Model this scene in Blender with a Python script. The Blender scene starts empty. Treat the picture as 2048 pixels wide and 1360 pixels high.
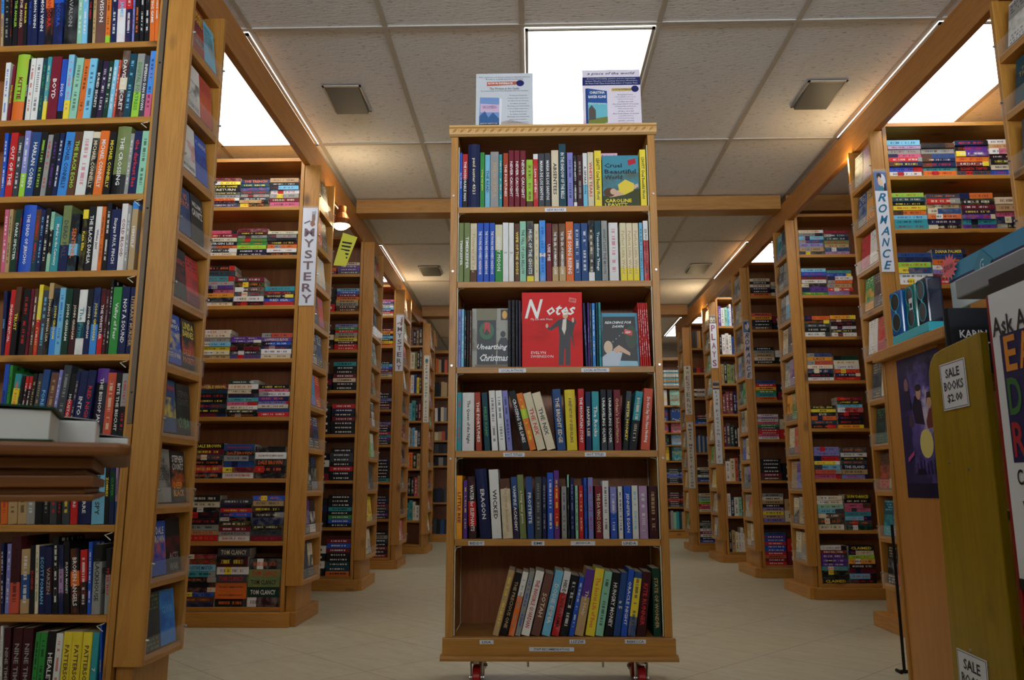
import bpy, bmesh, math, random
from mathutils import Vector, Matrix

scene = bpy.context.scene
COL = scene.collection
R = math.radians

# ------------------------------------------------------------------ camera
cam_data = bpy.data.cameras.new('camera')
cam = bpy.data.objects.new('camera', cam_data)
COL.objects.link(cam)
cam_data.sensor_width = 23.5
cam_data.lens = 1590.0 / 2048.0 * 23.5
cam_data.clip_start = 0.02
cam_data.clip_end = 60
cam.location = (0, 0, 0.70)
_p, _y, _r = 0.18236, -0.02506, -0.0019
_f = Vector((math.sin(_y) * math.cos(_p), math.cos(_y) * math.cos(_p), math.sin(_p)))
_r0 = Vector((math.cos(_y), -math.sin(_y), 0))
_u0 = _r0.cross(_f)
_rt = _r0 * math.cos(_r) + _u0 * math.sin(_r)
_up = _u0 * math.cos(_r) - _r0 * math.sin(_r)
cam.rotation_euler = Matrix((_rt, _up, -_f)).transposed().to_euler()
cam_data.dof.use_dof = True
cam_data.dof.focus_distance = 3.1
cam_data.dof.aperture_fstop = 5.6
scene.camera = cam

# ------------------------------------------------------------------ world, exposure
SKY = 14.0
world = bpy.data.worlds.new('world')
scene.world = world
world.use_nodes = True
world.node_tree.nodes['Background'].inputs[0].default_value = (0.84, 0.92, 1.0, 1)
world.node_tree.nodes['Background'].inputs[1].default_value = SKY
scene.view_settings.view_transform = 'Standard'
scene.view_settings.look = 'None'
scene.view_settings.gamma = 1
scene.view_settings.use_curve_mapping = False
scene.view_settings.exposure = 0.25
PANEL_STRENGTH = 4.2
LAMP_POWER = 2.2
# daylight comes in through the shop window in the front wall; this portal only guides the sampling of the sky
portal = bpy.data.lights.new('window_portal', 'AREA'); portal.shape = 'RECTANGLE'; portal.size = 6.4; portal.size_y = 1.0
portal.cycles.is_portal = True
po = bpy.data.objects.new('window_portal', portal); COL.objects.link(po); po.location = (.2, -3.38, 2.05); po.rotation_euler = (R(90), 0, 0)
rnd = random.Random(7)

# ------------------------------------------------------------------ helpers
def lin(r, g, b):
    f = lambda c: (c / 255 / 12.92) if c / 255 <= 0.04045 else ((c / 255 + 0.055) / 1.055) ** 2.4
    return (f(r), f(g), f(b), 1.0)

PAL = {  # letter: (sRGB colour, name)
 'k': ((22, 22, 26), 'black'), 'n': ((24, 34, 78), 'navy'), 'b': ((38, 84, 190), 'blue'), 'c': ((120, 190, 222), 'light blue'),
 'B': ((62, 140, 220), 'bright blue'), 't': ((52, 150, 160), 'teal'), 'T': ((22, 66, 80), 'dark teal'), 'g': ((52, 138, 62), 'green'),
 'G': ((120, 132, 80), 'olive green'), 'F': ((18, 58, 42), 'dark green'), 'l': ((156, 205, 60), 'lime green'), 'A': ((146, 200, 172), 'mint green'),
 'y': ((236, 212, 58), 'yellow'), 'Y': ((240, 160, 40), 'amber'), 'o': ((224, 110, 40), 'orange'), 'O': ((200, 84, 60), 'rust orange'),
 'r': ((196, 36, 36), 'red'), 'R': ((168, 62, 34), 'rust red'), 'm': ((118, 26, 44), 'maroon'), 'M': ((64, 20, 28), 'dark maroon'),
 'p': ((92, 52, 140), 'purple'), 'P': ((46, 30, 62), 'dark purple'), 'v': ((132, 134, 200), 'lavender'), 'V': ((170, 140, 176), 'mauve'),
 'i': ((206, 96, 128), 'pink'), 'w': ((228, 226, 222), 'white'), 'e': ((222, 208, 176), 'cream'), 's': ((150, 150, 146), 'grey'),
 'd': ((62, 66, 72), 'dark grey'), 'u': ((92, 58, 40), 'brown'), 'U': ((110, 74, 64), 'dusty brown'), 'a': ((188, 156, 108), 'tan'),
 'D': ((40, 74, 130), 'steel blue'),
}
def pc(ch): return lin(*PAL[ch][0])
def pn(ch): return PAL[ch][1]

def tag(o, label, category, group=None):
    o['label'] = label; o['category'] = category
    if group: o['group'] = group
    return o

def empty(name, loc=(0, 0, 0), rotz=0.0):
    o = bpy.data.objects.new(name, None); COL.objects.link(o)
    o.empty_display_size = 0.05
    o.location = loc; o.rotation_euler = (0, 0, rotz)
    return o

class MB:
    """collects shapes into one mesh"""
    def __init__(s):
        s.v = []; s.f = []; s.m = []; s.uv = []
    def face(s, pts, m=0, uv=None):
        i = len(s.v); s.v += [tuple(p) for p in pts]; s.f.append(tuple(range(i, i + len(pts)))); s.m.append(m)
        s.uv.append(uv or [(0, 0)] * len(pts)); return s
    def hexa(s, P, m=0):
        i = len(s.v); s.v += [tuple(p) for p in P]
        for q in ((0, 3, 2, 1), (4, 5, 6, 7), (0, 1, 5, 4), (1, 2, 6, 5), (2, 3, 7, 6), (3, 0, 4, 7)):
            s.f.append(tuple(i + k for k in q)); s.m.append(m); s.uv.append([(0, 0)] * 4)
        return s
    def box(s, x0, x1, y0, y1, z0, z1, m=0):
        return s.hexa([(x0, y0, z0), (x1, y0, z0), (x1, y1, z0), (x0, y1, z0), (x0, y0, z1), (x1, y0, z1), (x1, y1, z1), (x0, y1, z1)], m)
    def prism(s, prof, axis, a, b, m=0):
        """prof: list of 2D points, extruded along axis from a to b (profile axes are the other two, in order)"""
        def P(p, t):
            return {'x': (t, p[0], p[1]), 'y': (p[0], t, p[1]), 'z': (p[0], p[1], t)}[axis]
        n = len(prof); i = len(s.v)
        s.v += [P(p, a) for p in prof] + [P(p, b) for p in prof]
        for k in range(n):
            s.f.append((i + k, i + (k + 1) % n, i + n + (k + 1) % n, i + n + k)); s.m.append(m); s.uv.append([(0, 0)] * 4)
        s.f.append(tuple(i + k for k in reversed(range(n)))); s.m.append(m); s.uv.append([(0, 0)] * n)
        s.f.append(tuple(i + n + k for k in range(n))); s.m.append(m); s.uv.append([(0, 0)] * n)
        return s
    def tube(s, pts, r, seg=8, m=0):
        pts = [Vector(p) for p in pts]; rings = []
        rr = r if isinstance(r, (list, tuple)) else [r] * len(pts)
        for k, p in enumerate(pts):
            d = (pts[min(k + 1, len(pts) - 1)] - pts[max(k - 1, 0)]).normalized()
            a = d.cross(Vector((0, 0, 1)))
            if a.length < 1e-3: a = d.cross(Vector((1, 0, 0)))
            a.normalize(); b = d.cross(a)
            i = len(s.v); s.v += [tuple(p + (a * math.cos(t) + b * math.sin(t)) * rr[k]) for t in [2 * math.pi * q / seg for q in range(seg)]]
            rings.append(i)
        for i, j in zip(rings, rings[1:]):
            for q in range(seg):
                s.f.append((i + q, i + (q + 1) % seg, j + (q + 1) % seg, j + q)); s.m.append(m); s.uv.append([(0, 0)] * 4)
        s.f.append(tuple(rings[0] + q for q in reversed(range(seg)))); s.m.append(m); s.uv.append([(0, 0)] * seg)
        s.f.append(tuple(rings[-1] + q for q in range(seg))); s.m.append(m); s.uv.append([(0, 0)] * seg)
        return s
    def mesh(s, name, mats):
        me = bpy.data.meshes.new(name); me.from_pydata(s.v, [], s.f)
        for m in mats: me.materials.append(m)
        me.polygons.foreach_set('material_index', s.m)
        if any(any(u != (0, 0) for u in q) for q in s.uv):
            uv = me.uv_layers.new(name='UVMap')
            flat = [c for q in s.uv for u in q for c in u]
            uv.data.foreach_set('uv', flat)
        me.update(); return me
    def build(s, name, mats, parent=None, bevel=0.0, smooth=False):
        if not isinstance(mats, (list, tuple)): mats = [mats]
        me = s.mesh(name, mats)
        if smooth: me.polygons.foreach_set('use_smooth', [True] * len(me.polygons))
        o = bpy.data.objects.new(name, me); COL.objects.link(o); o.parent = parent
        if bevel:
            b = o.modifiers.new('bevel', 'BEVEL'); b.width = bevel; b.segments = 2; b.limit_method = 'ANGLE'
        return o

def struct(o):
    o['kind'] = 'structure'; return o

# ------------------------------------------------------------------ node materials
class NT:
    def __init__(s, name):
        s.mat = bpy.data.materials.new(name); s.mat.use_nodes = True
        s.t = s.mat.node_tree; s.b = s.t.nodes['Principled BSDF']
    def n(s, typ, **kw):
        nd = s.t.nodes.new('ShaderNode' + typ)
        for k, v in kw.items():
            if k.startswith('i_'):
                key = k[2:]; nd.inputs[int(key) if key.isdigit() else key.replace('_', ' ')].default_value = v
            else: setattr(nd, k, v)
        return nd
    def l(s, a, b): s.t.links.new(a, b)
    def math(s, op, a, b=None, clamp=False):
        m = s.n('Math', operation=op, use_clamp=clamp)
        for i, x in enumerate((a, b)):
            if x is None: continue
            if isinstance(x, (int, float)): m.inputs[i].default_value = x
            else: s.l(x, m.inputs[i])
        return m.outputs[0]
    def mix(s, fac, a, b, blend='MIX'):
        m = s.n('Mix', data_type='RGBA', blend_type=blend)
        for i, x in ((0, fac), (6, a), (7, b)):
            if isinstance(x, (int, float)): m.inputs[i].default_value = x
            elif isinstance(x, tuple): m.inputs[i].default_value = x
            else: s.l(x, m.inputs[i])
        return m.outputs[2]

def plain(name, rgb, rough=0.5, metal=0.0, spec=0.3):
    t = NT(name); c = lin(*rgb)
    nz = t.n('TexNoise', i_Scale=14.0, i_Detail=4.0)
    tc = t.n('TexCoord'); t.l(tc.outputs['Object'], nz.inputs['Vector'])
    col = t.mix(t.math('MULTIPLY', nz.outputs['Fac'], 0.25), c, (c[0] * 0.8, c[1] * 0.8, c[2] * 0.8, 1))
    t.l(col, t.b.inputs['Base Color'])
    t.b.inputs['Roughness'].default_value = rough; t.b.inputs['Metallic'].default_value = metal
    t.b.inputs['Specular IOR Level'].default_value = spec
    return t.mat

def wood(name, axis, c1, c2, knots=1.0, rough=0.42, scale=1.0):
    t = NT(name); tc = t.n('TexCoord'); oi = t.n('ObjectInfo')
    mp = t.n('Mapping'); st = [9.0, 9.0, 9.0]; st['xyz'.index(axis)] = 0.7
    mp.inputs['Scale'].default_value = [q * scale for q in st]
    off = t.n('VectorMath', operation='ADD'); t.l(tc.outputs['Object'], off.inputs[0])
    rv = t.n('VectorMath', operation='SCALE'); rv.inputs[0].default_value = (7.1, 5.3, 3.7); t.l(oi.outputs['Random'], rv.inputs['Scale']); t.l(rv.outputs[0], off.inputs[1])
    t.l(off.outputs[0], mp.inputs['Vector'])
    n1 = t.n('TexNoise', i_Scale=2.2, i_Detail=6.0, i_Roughness=0.6, i_Distortion=0.6); t.l(mp.outputs[0], n1.inputs['Vector'])
    w = t.math('FRACT', t.math('MULTIPLY', n1.outputs['Fac'], 7.0))
    w = t.math('ABSOLUTE', t.math('SUBTRACT', w, 0.5))
    w = t.math('MULTIPLY', w, 1.6, True)
    n2 = t.n('TexNoise', i_Scale=1.1, i_Detail=2.0); t.l(mp.outputs[0], n2.inputs['Vector'])
    f = t.math('ADD', t.math('MULTIPLY', w, 0.45), t.math('MULTIPLY', n2.outputs['Fac'], 0.6), True)
    col = t.mix(f, lin(*c1), lin(*c2))
    # knots
    mk = t.n('Mapping'); sk = [6.0, 6.0, 6.0]; sk['xyz'.index(axis)] = 3.0; mk.inputs['Scale'].default_value = sk
    t.l(off.outputs[0], mk.inputs['Vector'])
    vo = t.n('TexVoronoi', i_Scale=1.0); t.l(mk.outputs[0], vo.inputs['Vector'])
    kn = t.math('LESS_THAN', vo.outputs['Distance'], 0.075)
    rp = t.n('MapRange'); rp.inputs['From Min'].default_value = 0.05; rp.inputs['From Max'].default_value = 0.16; rp.inputs['To Min'].default_value = 0.75 * knots; rp.inputs['To Max'].default_value = 0
    t.l(vo.outputs['Distance'], rp.inputs['Value'])
    col = t.mix(rp.outputs[0], col, lin(62, 30, 14))
    # each board a little lighter or darker
    hv = t.n('HueSaturation'); t.l(col, hv.inputs['Color']); t.l(t.math('ADD', t.math('MULTIPLY', oi.outputs['Random'], 0.22), 0.9), hv.inputs['Value'])
    t.l(hv.outputs[0], t.b.inputs['Base Color'])
    t.b.inputs['Roughness'].default_value = rough
    bp_ = t.n('Bump', i_Strength=0.08, i_Distance=0.002); t.l(w, bp_.inputs['Height']); t.l(bp_.outputs[0], t.b.inputs['Normal'])
    return t.mat

PINE1, PINE2 = (197, 141, 62), (156, 101, 34)
WX = wood('pine_along_x', 'x', PINE1, PINE2)
WY = wood('pine_along_y', 'y', PINE1, PINE2)
WZ = wood('pine_along_z', 'z', PINE1, PINE2)
BEAM = wood('beam_pine', 'y', (190, 130, 58), (144, 88, 32))
BEAMX = wood('beam_pine_across', 'x', (178, 132, 66), (136, 90, 38))
PLY = wood('plywood_back', 'z', (150, 94, 50), (112, 64, 32), knots=0.0, scale=0.6)
PLYRED = wood('dark_plywood_back', 'z', (178, 112, 66), (136, 78, 44), knots=0.0, scale=1.6)
COUNTERWOOD = wood('birch_counter', 'z', (196, 138, 66), (178, 118, 50), knots=0.0, rough=0.35, scale=0.35)
TABLEWOOD = wood('table_wood', 'x', (142, 86, 34), (90, 50, 18), knots=0.3)
YELLOW = wood('yellow_stained_board', 'z', (168, 138, 20), (132, 104, 12), knots=0.5, rough=0.3, scale=0.8)
METAL = plain('brushed_metal', (190, 190, 188), 0.3, 1.0)
STRIPMETAL = plain('brown_metal_strip', (112, 98, 84), 0.45, 0.4)
CREAMMETAL = plain('cream_enamel_metal', (215, 212, 190), 0.4, 0.0)
WHITE = plain('white_card', (226, 228, 234), 0.5)
BLACK = plain('black_plastic', (16, 16, 18), 0.35)
REDPLASTIC = plain('red_caster_wheel', (170, 24, 24), 0.35)
REDPAINT = plain('red_paint', (140, 18, 20), 0.35)
GREYSTONE = plain('grey_laminate', (138, 142, 148), 0.4)
PAGES = plain('paper_pages', (206, 194, 168), 0.8)
INK_DARK = plain('dark_lettering', (22, 24, 30), 0.6)

def attr(t, name, comp=False):
    a = t.n('Attribute', attribute_type='OBJECT', attribute_name=name)
    return a.outputs['Fac'] if comp else a.outputs['Color']

def print_ink():
    t = NT('printed_lettering'); oi = t.n('ObjectInfo'); t.l(oi.outputs['Color'], t.b.inputs['Base Color'])
    t.b.inputs['Roughness'].default_value = 0.4; return t.mat
INK = print_ink()

def cover_mat(name, front=False):
    """book cover: object colour, a second colour in bands, ink marks laid along the spine (UV = metres on the spine)"""
    t = NT(name); oi = t.n('ObjectInfo'); uv = t.n('UVMap'); uv.uv_map = 'UVMap'
    sx = t.n('SeparateXYZ'); t.l(uv.outputs[0], sx.inputs[0]); U, V = sx.outputs[0], sx.outputs[1]
    pat = t.n('SeparateXYZ'); t.l(attr(t, 'pat'), pat.inputs[0])      # lo, hi, marks on/off
    base, alt, ink = oi.outputs['Color'], attr(t, 'alt'), attr(t, 'ink')
    inb = t.math('MULTIPLY', t.math('GREATER_THAN', V, pat.outputs[0]), t.math('LESS_THAN', V, pat.outputs[1]))
    # soft printed picture tone
    nz = t.n('TexNoise', i_Scale=1.0, i_Detail=3.0, noise_dimensions='4D')
    cv = t.n('CombineXYZ'); t.l(t.math('MULTIPLY', U, 2.2 if front else 1.2), cv.inputs[0]); t.l(t.math('MULTIPLY', V, 4.0 if front else 5.0), cv.inputs[1])
    t.l(cv.outputs[0], nz.inputs['Vector']); t.l(t.math('MULTIPLY', oi.outputs['Random'], 50.0), nz.inputs['W'])
    if front:
        pic = t.math('MULTIPLY', t.math('MULTIPLY', t.math('GREATER_THAN', V, 0.28), t.math('LESS_THAN', V, 0.66)), t.math('MULTIPLY', t.math('SUBTRACT', nz.outputs['Fac'], 0.42), 5.0, True))
        col = t.mix(t.math('MULTIPLY', pic, 0.75), base, alt)
        col = t.mix(t.math('MULTIPLY', inb, 0.9), col, alt)
    else:
        col = t.mix(t.math('MULTIPLY', t.math('SUBTRACT', nz.outputs['Fac'], 0.4, True), 0.9), base, alt)
        col = t.mix(inb, t.mix(t.math('MULTIPLY', t.math('SUBTRACT', nz.outputs['Fac'], 0.45, True), 0.8), base, alt), alt)
    # lettering-like marks, rows of small strokes
    cell = t.n('CombineXYZ')
    if front:
        rows = t.math('MULTIPLY', V, 13.0)
        t.l(t.math('FLOOR', t.math('MULTIPLY', U, 17.0)), cell.inputs[0]); t.l(t.math('FLOOR', rows), cell.inputs[1])
        inrow = t.math('LESS_THAN', t.math('ABSOLUTE', t.math('SUBTRACT', t.math('FRACT', rows), 0.5)), 0.28)
        reg = t.math('ADD', t.math('GREATER_THAN', V, 0.72), t.math('LESS_THAN', V, 0.22), True)
        side = t.math('LESS_THAN', t.math('ABSOLUTE', t.math('SUBTRACT', U, 0.5)), 0.38)
        reg = t.math('MULTIPLY', reg, side)
    else:
        t.l(t.math('FLOOR', t.math('MULTIPLY', V, 56.0)), cell.inputs[1]); t.l(t.math('FLOOR', t.math('MULTIPLY', U, 3.0)), cell.inputs[0])
        inrow = t.math('LESS_THAN', t.math('ABSOLUTE', t.math('SUBTRACT', U, 0.5)), 0.19)
        gap = t.math('GREATER_THAN', t.math('ABSOLUTE', t.math('SUBTRACT', V, t.math('ADD', 0.38, t.math('MULTIPLY', oi.outputs['Random'], 0.2)))), 0.04)
        reg = t.math('MULTIPLY', t.math('LESS_THAN', t.math('ABSOLUTE', t.math('SUBTRACT', V, 0.52)), 0.37), gap)
    t.l(t.math('MULTIPLY', oi.outputs['Random'], 97.0), cell.inputs[2])
    wn = t.n('TexWhiteNoise', noise_dimensions='3D'); t.l(cell.outputs[0], wn.inputs['Vector'])
    g = t.math('MULTIPLY', t.math('GREATER_THAN', wn.outputs['Value'], 0.42), t.math('MULTIPLY', inrow, reg))
    g = t.math('MULTIPLY', g, t.math('MULTIPLY', pat.outputs[2], 0.7))
    col = t.mix(g, col, ink)
    t.l(col, t.b.inputs['Base Color'])
    t.b.inputs['Roughness'].default_value = 0.5
    t.b.inputs['Specular IOR Level'].default_value = 0.25
    return t.mat
SPINE = cover_mat('book_spine_print')
FRONT = cover_mat('book_front_print', True)
BOARD = NT('book_cover_board')
_oi = BOARD.n('ObjectInfo'); BOARD.l(_oi.outputs['Color'], BOARD.b.inputs['Base Color']); BOARD.b.inputs['Roughness'].default_value = 0.5; BOARD.b.inputs['Specular IOR Level'].default_value = 0.25
BOARD = BOARD.mat

def acrylic():
    t = NT('clear_acrylic'); t.b.inputs['Base Color'].default_value = (0.9, 0.92, 0.93, 1)
    t.b.inputs['Roughness'].default_value = 0.08; t.b.inputs['Transmission Weight'].default_value = 0.0
    t.b.inputs['Alpha'].default_value = 0.08; return t.mat
CLEAR = acrylic()

# ------------------------------------------------------------------ lettering
_txt = {}
def text_mesh(s, style='b'):
    key = (s, style)
    if key in _txt: return _txt[key]
    cu = bpy.data.curves.new('lettering', 'FONT'); cu.body = s; cu.align_x = 'CENTER'; cu.align_y = 'CENTER'
    cu.resolution_u = 1 if len(s) > 2 else 3; cu.size = 1.0; cu.fill_mode = 'BOTH'
    if 'b' in style: cu.offset = 0.02
    if 'i' in style: cu.shear = 0.35
    o = bpy.data.objects.new('tmp_text', cu); COL.objects.link(o)
    dg = bpy.context.evaluated_depsgraph_get(); dg.update()
    me = bpy.data.meshes.new_from_object(o.evaluated_get(dg))
    bpy.data.objects.remove(o); bpy.data.curves.remove(cu)
    xs = [v.co.x for v in me.vertices] or [0, 1]; ys = [v.co.y for v in me.vertices] or [0, 1]
    cx, cy = (min(xs) + max(xs)) / 2, (min(ys) + max(ys)) / 2
    for v in me.vertices: v.co.x -= cx; v.co.y -= cy
    me.materials.clear(); me.materials.append(INK)
    _txt[key] = (me, max(xs) - min(xs), max(ys) - min(ys))
    return _txt[key]

def lettering(s, parent, centre, xdir, ydir, w, h, col, style='b', name='lettering', stretch=1.6):
    """flat letters filling a w x h box, centred in the parent's space; xdir is the reading direction"""
    me, tw, th = text_mesh(s, style)
    if tw <= 0 or th <= 0: return None
    sx, sy = w / tw, h / th
    if sx > sy * stretch: sx = sy * stretch
    if sy > sx * stretch: sy = sx * stretch
    o = bpy.data.objects.new(name, me); COL.objects.link(o); o.parent = parent
    X = Vector(xdir).normalized(); Y = Vector(ydir).normalized(); Z = X.cross(Y)
    M = Matrix((X * sx, Y * sy, Z)).transposed().to_4x4(); M.translation = Vector(centre)
    o.matrix_local = M
    o.color = col if len(col) == 4 else lin(*col)
    return o

# ------------------------------------------------------------------ books
def book_mesh(T, H, D, hard=False, pages_child=False, sew=0.0):
    """spine on the plane y=0 facing -y, thickness along x (0..T), height along z, depth along +y; front cover is the +x side"""
    m = MB(); b = 0.0028 if hard else 0.0007; ch = min(0.0012, T * 0.2); bow = min(0.004, T * 0.12) if hard else 0.0
    ov = 0.003 if hard else 0.0004
    # spine: outer outline from left hinge to right hinge
    if hard: prof = [(0, ch * 1.5), (T * .12, 0.0), (T * .3, -bow * .7), (T * .5, -bow), (T * .7, -bow * .7), (T * .88, 0.0), (T, ch * 1.5)]
    else: prof = [(0, ch), (ch, 0), (T - ch, 0), (T, ch)]
    prof = [(x, y + bow) for x, y in prof]
    n = len(prof)
    for k in range(n - 1):
        (xa, ya), (xb, yb) = prof[k], prof[k + 1]
        ua, ub = xa / T, xb / T
        m.face([(xa, ya, 0), (xb, yb, 0), (xb, yb, H), (xa, ya, H)], 0, [(ua, 0.0001), (ub, 0.0001), (ub, 1), (ua, 1)])
    y0 = prof[0][1]
    m.face([(0, D, 0), (0, y0, 0), (0, y0, H), (0, D, H)], 1, [(0.001, 0.001), (1, 0.001), (1, 1), (0.001, 1)])
    m.face([(T, y0, 0), (T, D, 0), (T, D, H), (T, y0, H)], 2, [(0.001, 0.001), (1, 0.001), (1, 1), (0.001, 1)])
    # inner faces and rims
    yi = y0 + b
    m.face([(b, yi, 0), (b, D, 0), (b, D, H), (b, yi, H)], 1)
    m.face([(T - b, D, 0), (T - b, yi, 0), (T - b, yi, H), (T - b, D, H)], 1)
    m.face([(b, yi, 0), (T - b, yi, 0), (T - b, yi, H), (b, yi, H)], 1)
    for z, fl in ((0, 1), (H, 0)):
        for q in ([(0, y0, z), (b, yi, z), (b, D, z), (0, D, z)], [(T - b, yi, z), (T, y0, z), (T, D, z), (T - b, D, z)]):
            m.face(q[::-1] if not fl else q, 1)
        rim = [(x, y, z) for x, y in prof] + [(T - b, yi, z), (b, yi, z)]
        m.face(rim[::-1] if fl else rim, 1)
    m.face([(0, D, 0), (0, D, H), (b, D, H), (b, D, 0)], 1); m.face([(T - b, D, 0), (T - b, D, H), (T, D, H), (T, D, 0)], 1)
    pg = m if not pages_child else MB()
    pg.box(b, T - b, yi, D - ov, ov, H - ov, 3 if not pages_child else 0)
    return m, pg

_n_col = {}
def style_book(o, base, alt, ink, lo=2.0, hi=3.0, marks=1.0):
    o.color = base; o['alt'] = [float(q) for q in alt[:3]]; o['ink'] = [float(q) for q in ink[:3]]; o['pat'] = [float(lo), float(hi), float(marks)]

def jitter(c, a=0.10):
    k = 1 + rnd.uniform(-a, a); return tuple(min(1, q * k * (1 + rnd.uniform(-a, a) * .4)) for q in c[:3]) + (1.0,)

def parse_alt(s):
    if s == '-': return None, 2.0, 3.0
    c, r = s.split('@'); lo, hi = [float(q) for q in r.rsplit('-', 1)] if not r.startswith('-') else (0.0, 0.5)
    return c, lo, hi

ORD = ['', 'first', 'second', 'third', 'fourth', 'fifth', 'sixth', 'seventh', 'eighth', 'ninth', 'tenth', 'eleventh', 'twelfth', 'thirteenth', 'fourteenth', 'fifteenth',
       'sixteenth', 'seventeenth', 'eighteenth', 'nineteenth', 'twentieth', 'twenty-first', 'twenty-second', 'twenty-third', 'twenty-fourth', 'twenty-fifth', 'twenty-sixth',
       'twenty-seventh', 'twenty-eighth', 'twenty-ninth', 'thirtieth', 'thirty-first', 'thirty-second']
def shelf_word(k, n):
    return 'top' if k == 1 else 'bottom' if k == n else ORD[k]
# ------------------------------------------------------------------ room shell
CEIL = 2.725
def floor_mat():
    t = NT('diagonal_vinyl_tile'); tc = t.n('TexCoord')
    mp = t.n('Mapping'); mp.inputs['Rotation'].default_value = (0, 0, R(45)); t.l(tc.outputs['Object'], mp.inputs['Vector'])
    s = t.n('SeparateXYZ'); t.l(mp.outputs[0], s.inputs[0])
    def edge(o):
        f = t.math('FRACT', t.math('DIVIDE', o, 0.4572)); return t.math('LESS_THAN', t.math('MINIMUM', f, t.math('SUBTRACT', 1.0, f)), 0.004)
    e = t.math('MAXIMUM', edge(s.outputs[0]), edge(s.outputs[1]))
    cell = t.n('CombineXYZ'); t.l(t.math('FLOOR', t.math('DIVIDE', s.outputs[0], 0.4572)), cell.inputs[0]); t.l(t.math('FLOOR', t.math('DIVIDE', s.outputs[1], 0.4572)), cell.inputs[1])
    wn = t.n('TexWhiteNoise'); t.l(cell.outputs[0], wn.inputs['Vector'])
    m2 = t.n('Mapping'); m2.inputs['Scale'].default_value = (2.2, 8.0, 1); t.l(mp.outputs[0], m2.inputs['Vector'])
    n1 = t.n('TexNoise', i_Scale=2.5, i_Detail=8.0, i_Roughness=0.65); t.l(m2.outputs[0], n1.inputs['Vector'])
    n2 = t.n('TexNoise', i_Scale=24.0, i_Detail=5.0); t.l(mp.outputs[0], n2.inputs['Vector'])
    f = t.math('ADD', t.math('MULTIPLY', n1.outputs['Fac'], 0.9), t.math('MULTIPLY', n2.outputs['Fac'], 0.3))
    f = t.math('SUBTRACT', f, 0.25, True)
    col = t.mix(f, lin(204, 198, 172), lin(146, 136, 108))
    col = t.mix(t.math('MULTIPLY', wn.outputs['Value'], 0.16), col, lin(190, 168, 124))
    col = t.mix(t.math('MULTIPLY', e, 0.75), col, lin(96, 82, 60))
    t.l(col, t.b.inputs['Base Color']); t.b.inputs['Roughness'].default_value = 0.4
    return t.mat
def ceiling_mat():
    t = NT('acoustic_tile'); tc = t.n('TexCoord')
    mp = t.n('Mapping'); mp.inputs['Scale'].default_value = (34, 110, 34); t.l(tc.outputs['Object'], mp.inputs['Vector'])
    n1 = t.n('TexNoise', i_Scale=1.0, i_Detail=3.0, i_Roughness=0.6); t.l(mp.outputs[0], n1.inputs['Vector'])
    pit = t.math('MULTIPLY', t.math('SUBTRACT', n1.outputs['Fac'], 0.60, True), 9.0, True)
    col = t.mix(t.math('MULTIPLY', pit, 0.6), lin(238, 240, 244), lin(120, 116, 114))
    t.l(col, t.b.inputs['Base Color']); t.b.inputs['Roughness'].default_value = 0.9
    bm = t.n('Bump', i_Strength=0.6, i_Distance=0.004); t.l(t.math('SUBTRACT', 1.0, n1.outputs['Fac']), bm.inputs['Height']); t.l(bm.outputs[0], t.b.inputs['Normal'])
    return t.mat
WALLP = plain('painted_wall', (200, 186, 158), 0.8)
GRIDM = plain('ceiling_grid_metal', (196, 190, 180), 0.5)
X0, X1, Y0, Y1 = -4.2, 4.6, -3.4, 11.75
struct(MB().box(X0, X1, Y0, Y1, -0.06, 0.0).build('floor', floor_mat()))
# lit panels are openings in the ceiling filled by troffers: list of (x0, y0) grid cells 0.61 x 1.22
GX, GY = -1.255, 3.231
PANELS = [(GX - .61, GY), (GX + 1.22, GY), (GX + 3.05, GY), (GX - .61, 6.46), (GX + 1.22, 6.46), (GX + 3.05, 6.46), (GX + 3.05, 9.5), (GX + .61, 9.5),
          (GX + .61, -2.87)]
struct(MB().box(X0, X1, Y0, Y1, CEIL, CEIL + 0.05).build('ceiling', ceiling_mat()))
g = MB()
k = int((X0 - GX) / .61)
while GX + .61 * k < X1:
    x = GX + .61 * k; g.box(x - .012, x + .012, Y0, Y1, CEIL - .006, CEIL - .0005); k += 1
ys = [GY + 1.22 * q for q in range(-5, 2)] + [6.46, 7.69, 9.5, 10.72]
for y in ys: g.box(X0, X1, y - .012, y + .012, CEIL - .0065, CEIL - .0006)
struct(g.build('trim_1', GRIDM))
struct(MB().box(X0 - .1, X0, Y0, Y1, 0, CEIL).build('wall_left', WALLP))
struct(MB().box(X1, X1 + .1, Y0, Y1, 0, CEIL).build('wall_right', WALLP))
struct(MB().box(X0, X1, Y1, Y1 + .1, 0, CEIL).build('wall_back', WALLP))
struct(MB().box(X0, X1, Y0 - .1, Y0, 0, 1.5).box(X0, X1, Y0 - .1, Y0, 2.6, CEIL).box(X0, -3.0, Y0 - .1, Y0, 1.5, 2.6).box(3.4, X1, Y0 - .1, Y0, 1.5, 2.6).build('wall_front', WALLP))
wf = MB()
for x in (-3.0, -.92, 1.24, 3.36): wf.box(x, x + .04, Y0 - .08, Y0 - .02, 1.5, 2.6)
wf.box(-3.0, 3.4, Y0 - .08, Y0 - .02, 1.5, 1.54).box(-3.0, 3.4, Y0 - .08, Y0 - .02, 2.56, 2.6)
struct(wf.build('window_1', WHITE))

struct(MB().box(-3.4, 3.6, -1.1, -1.0, 0, 1.78).build('wall_light_blocker', WALLP))  # unseen wall added behind the camera to keep window light off low objects

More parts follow.
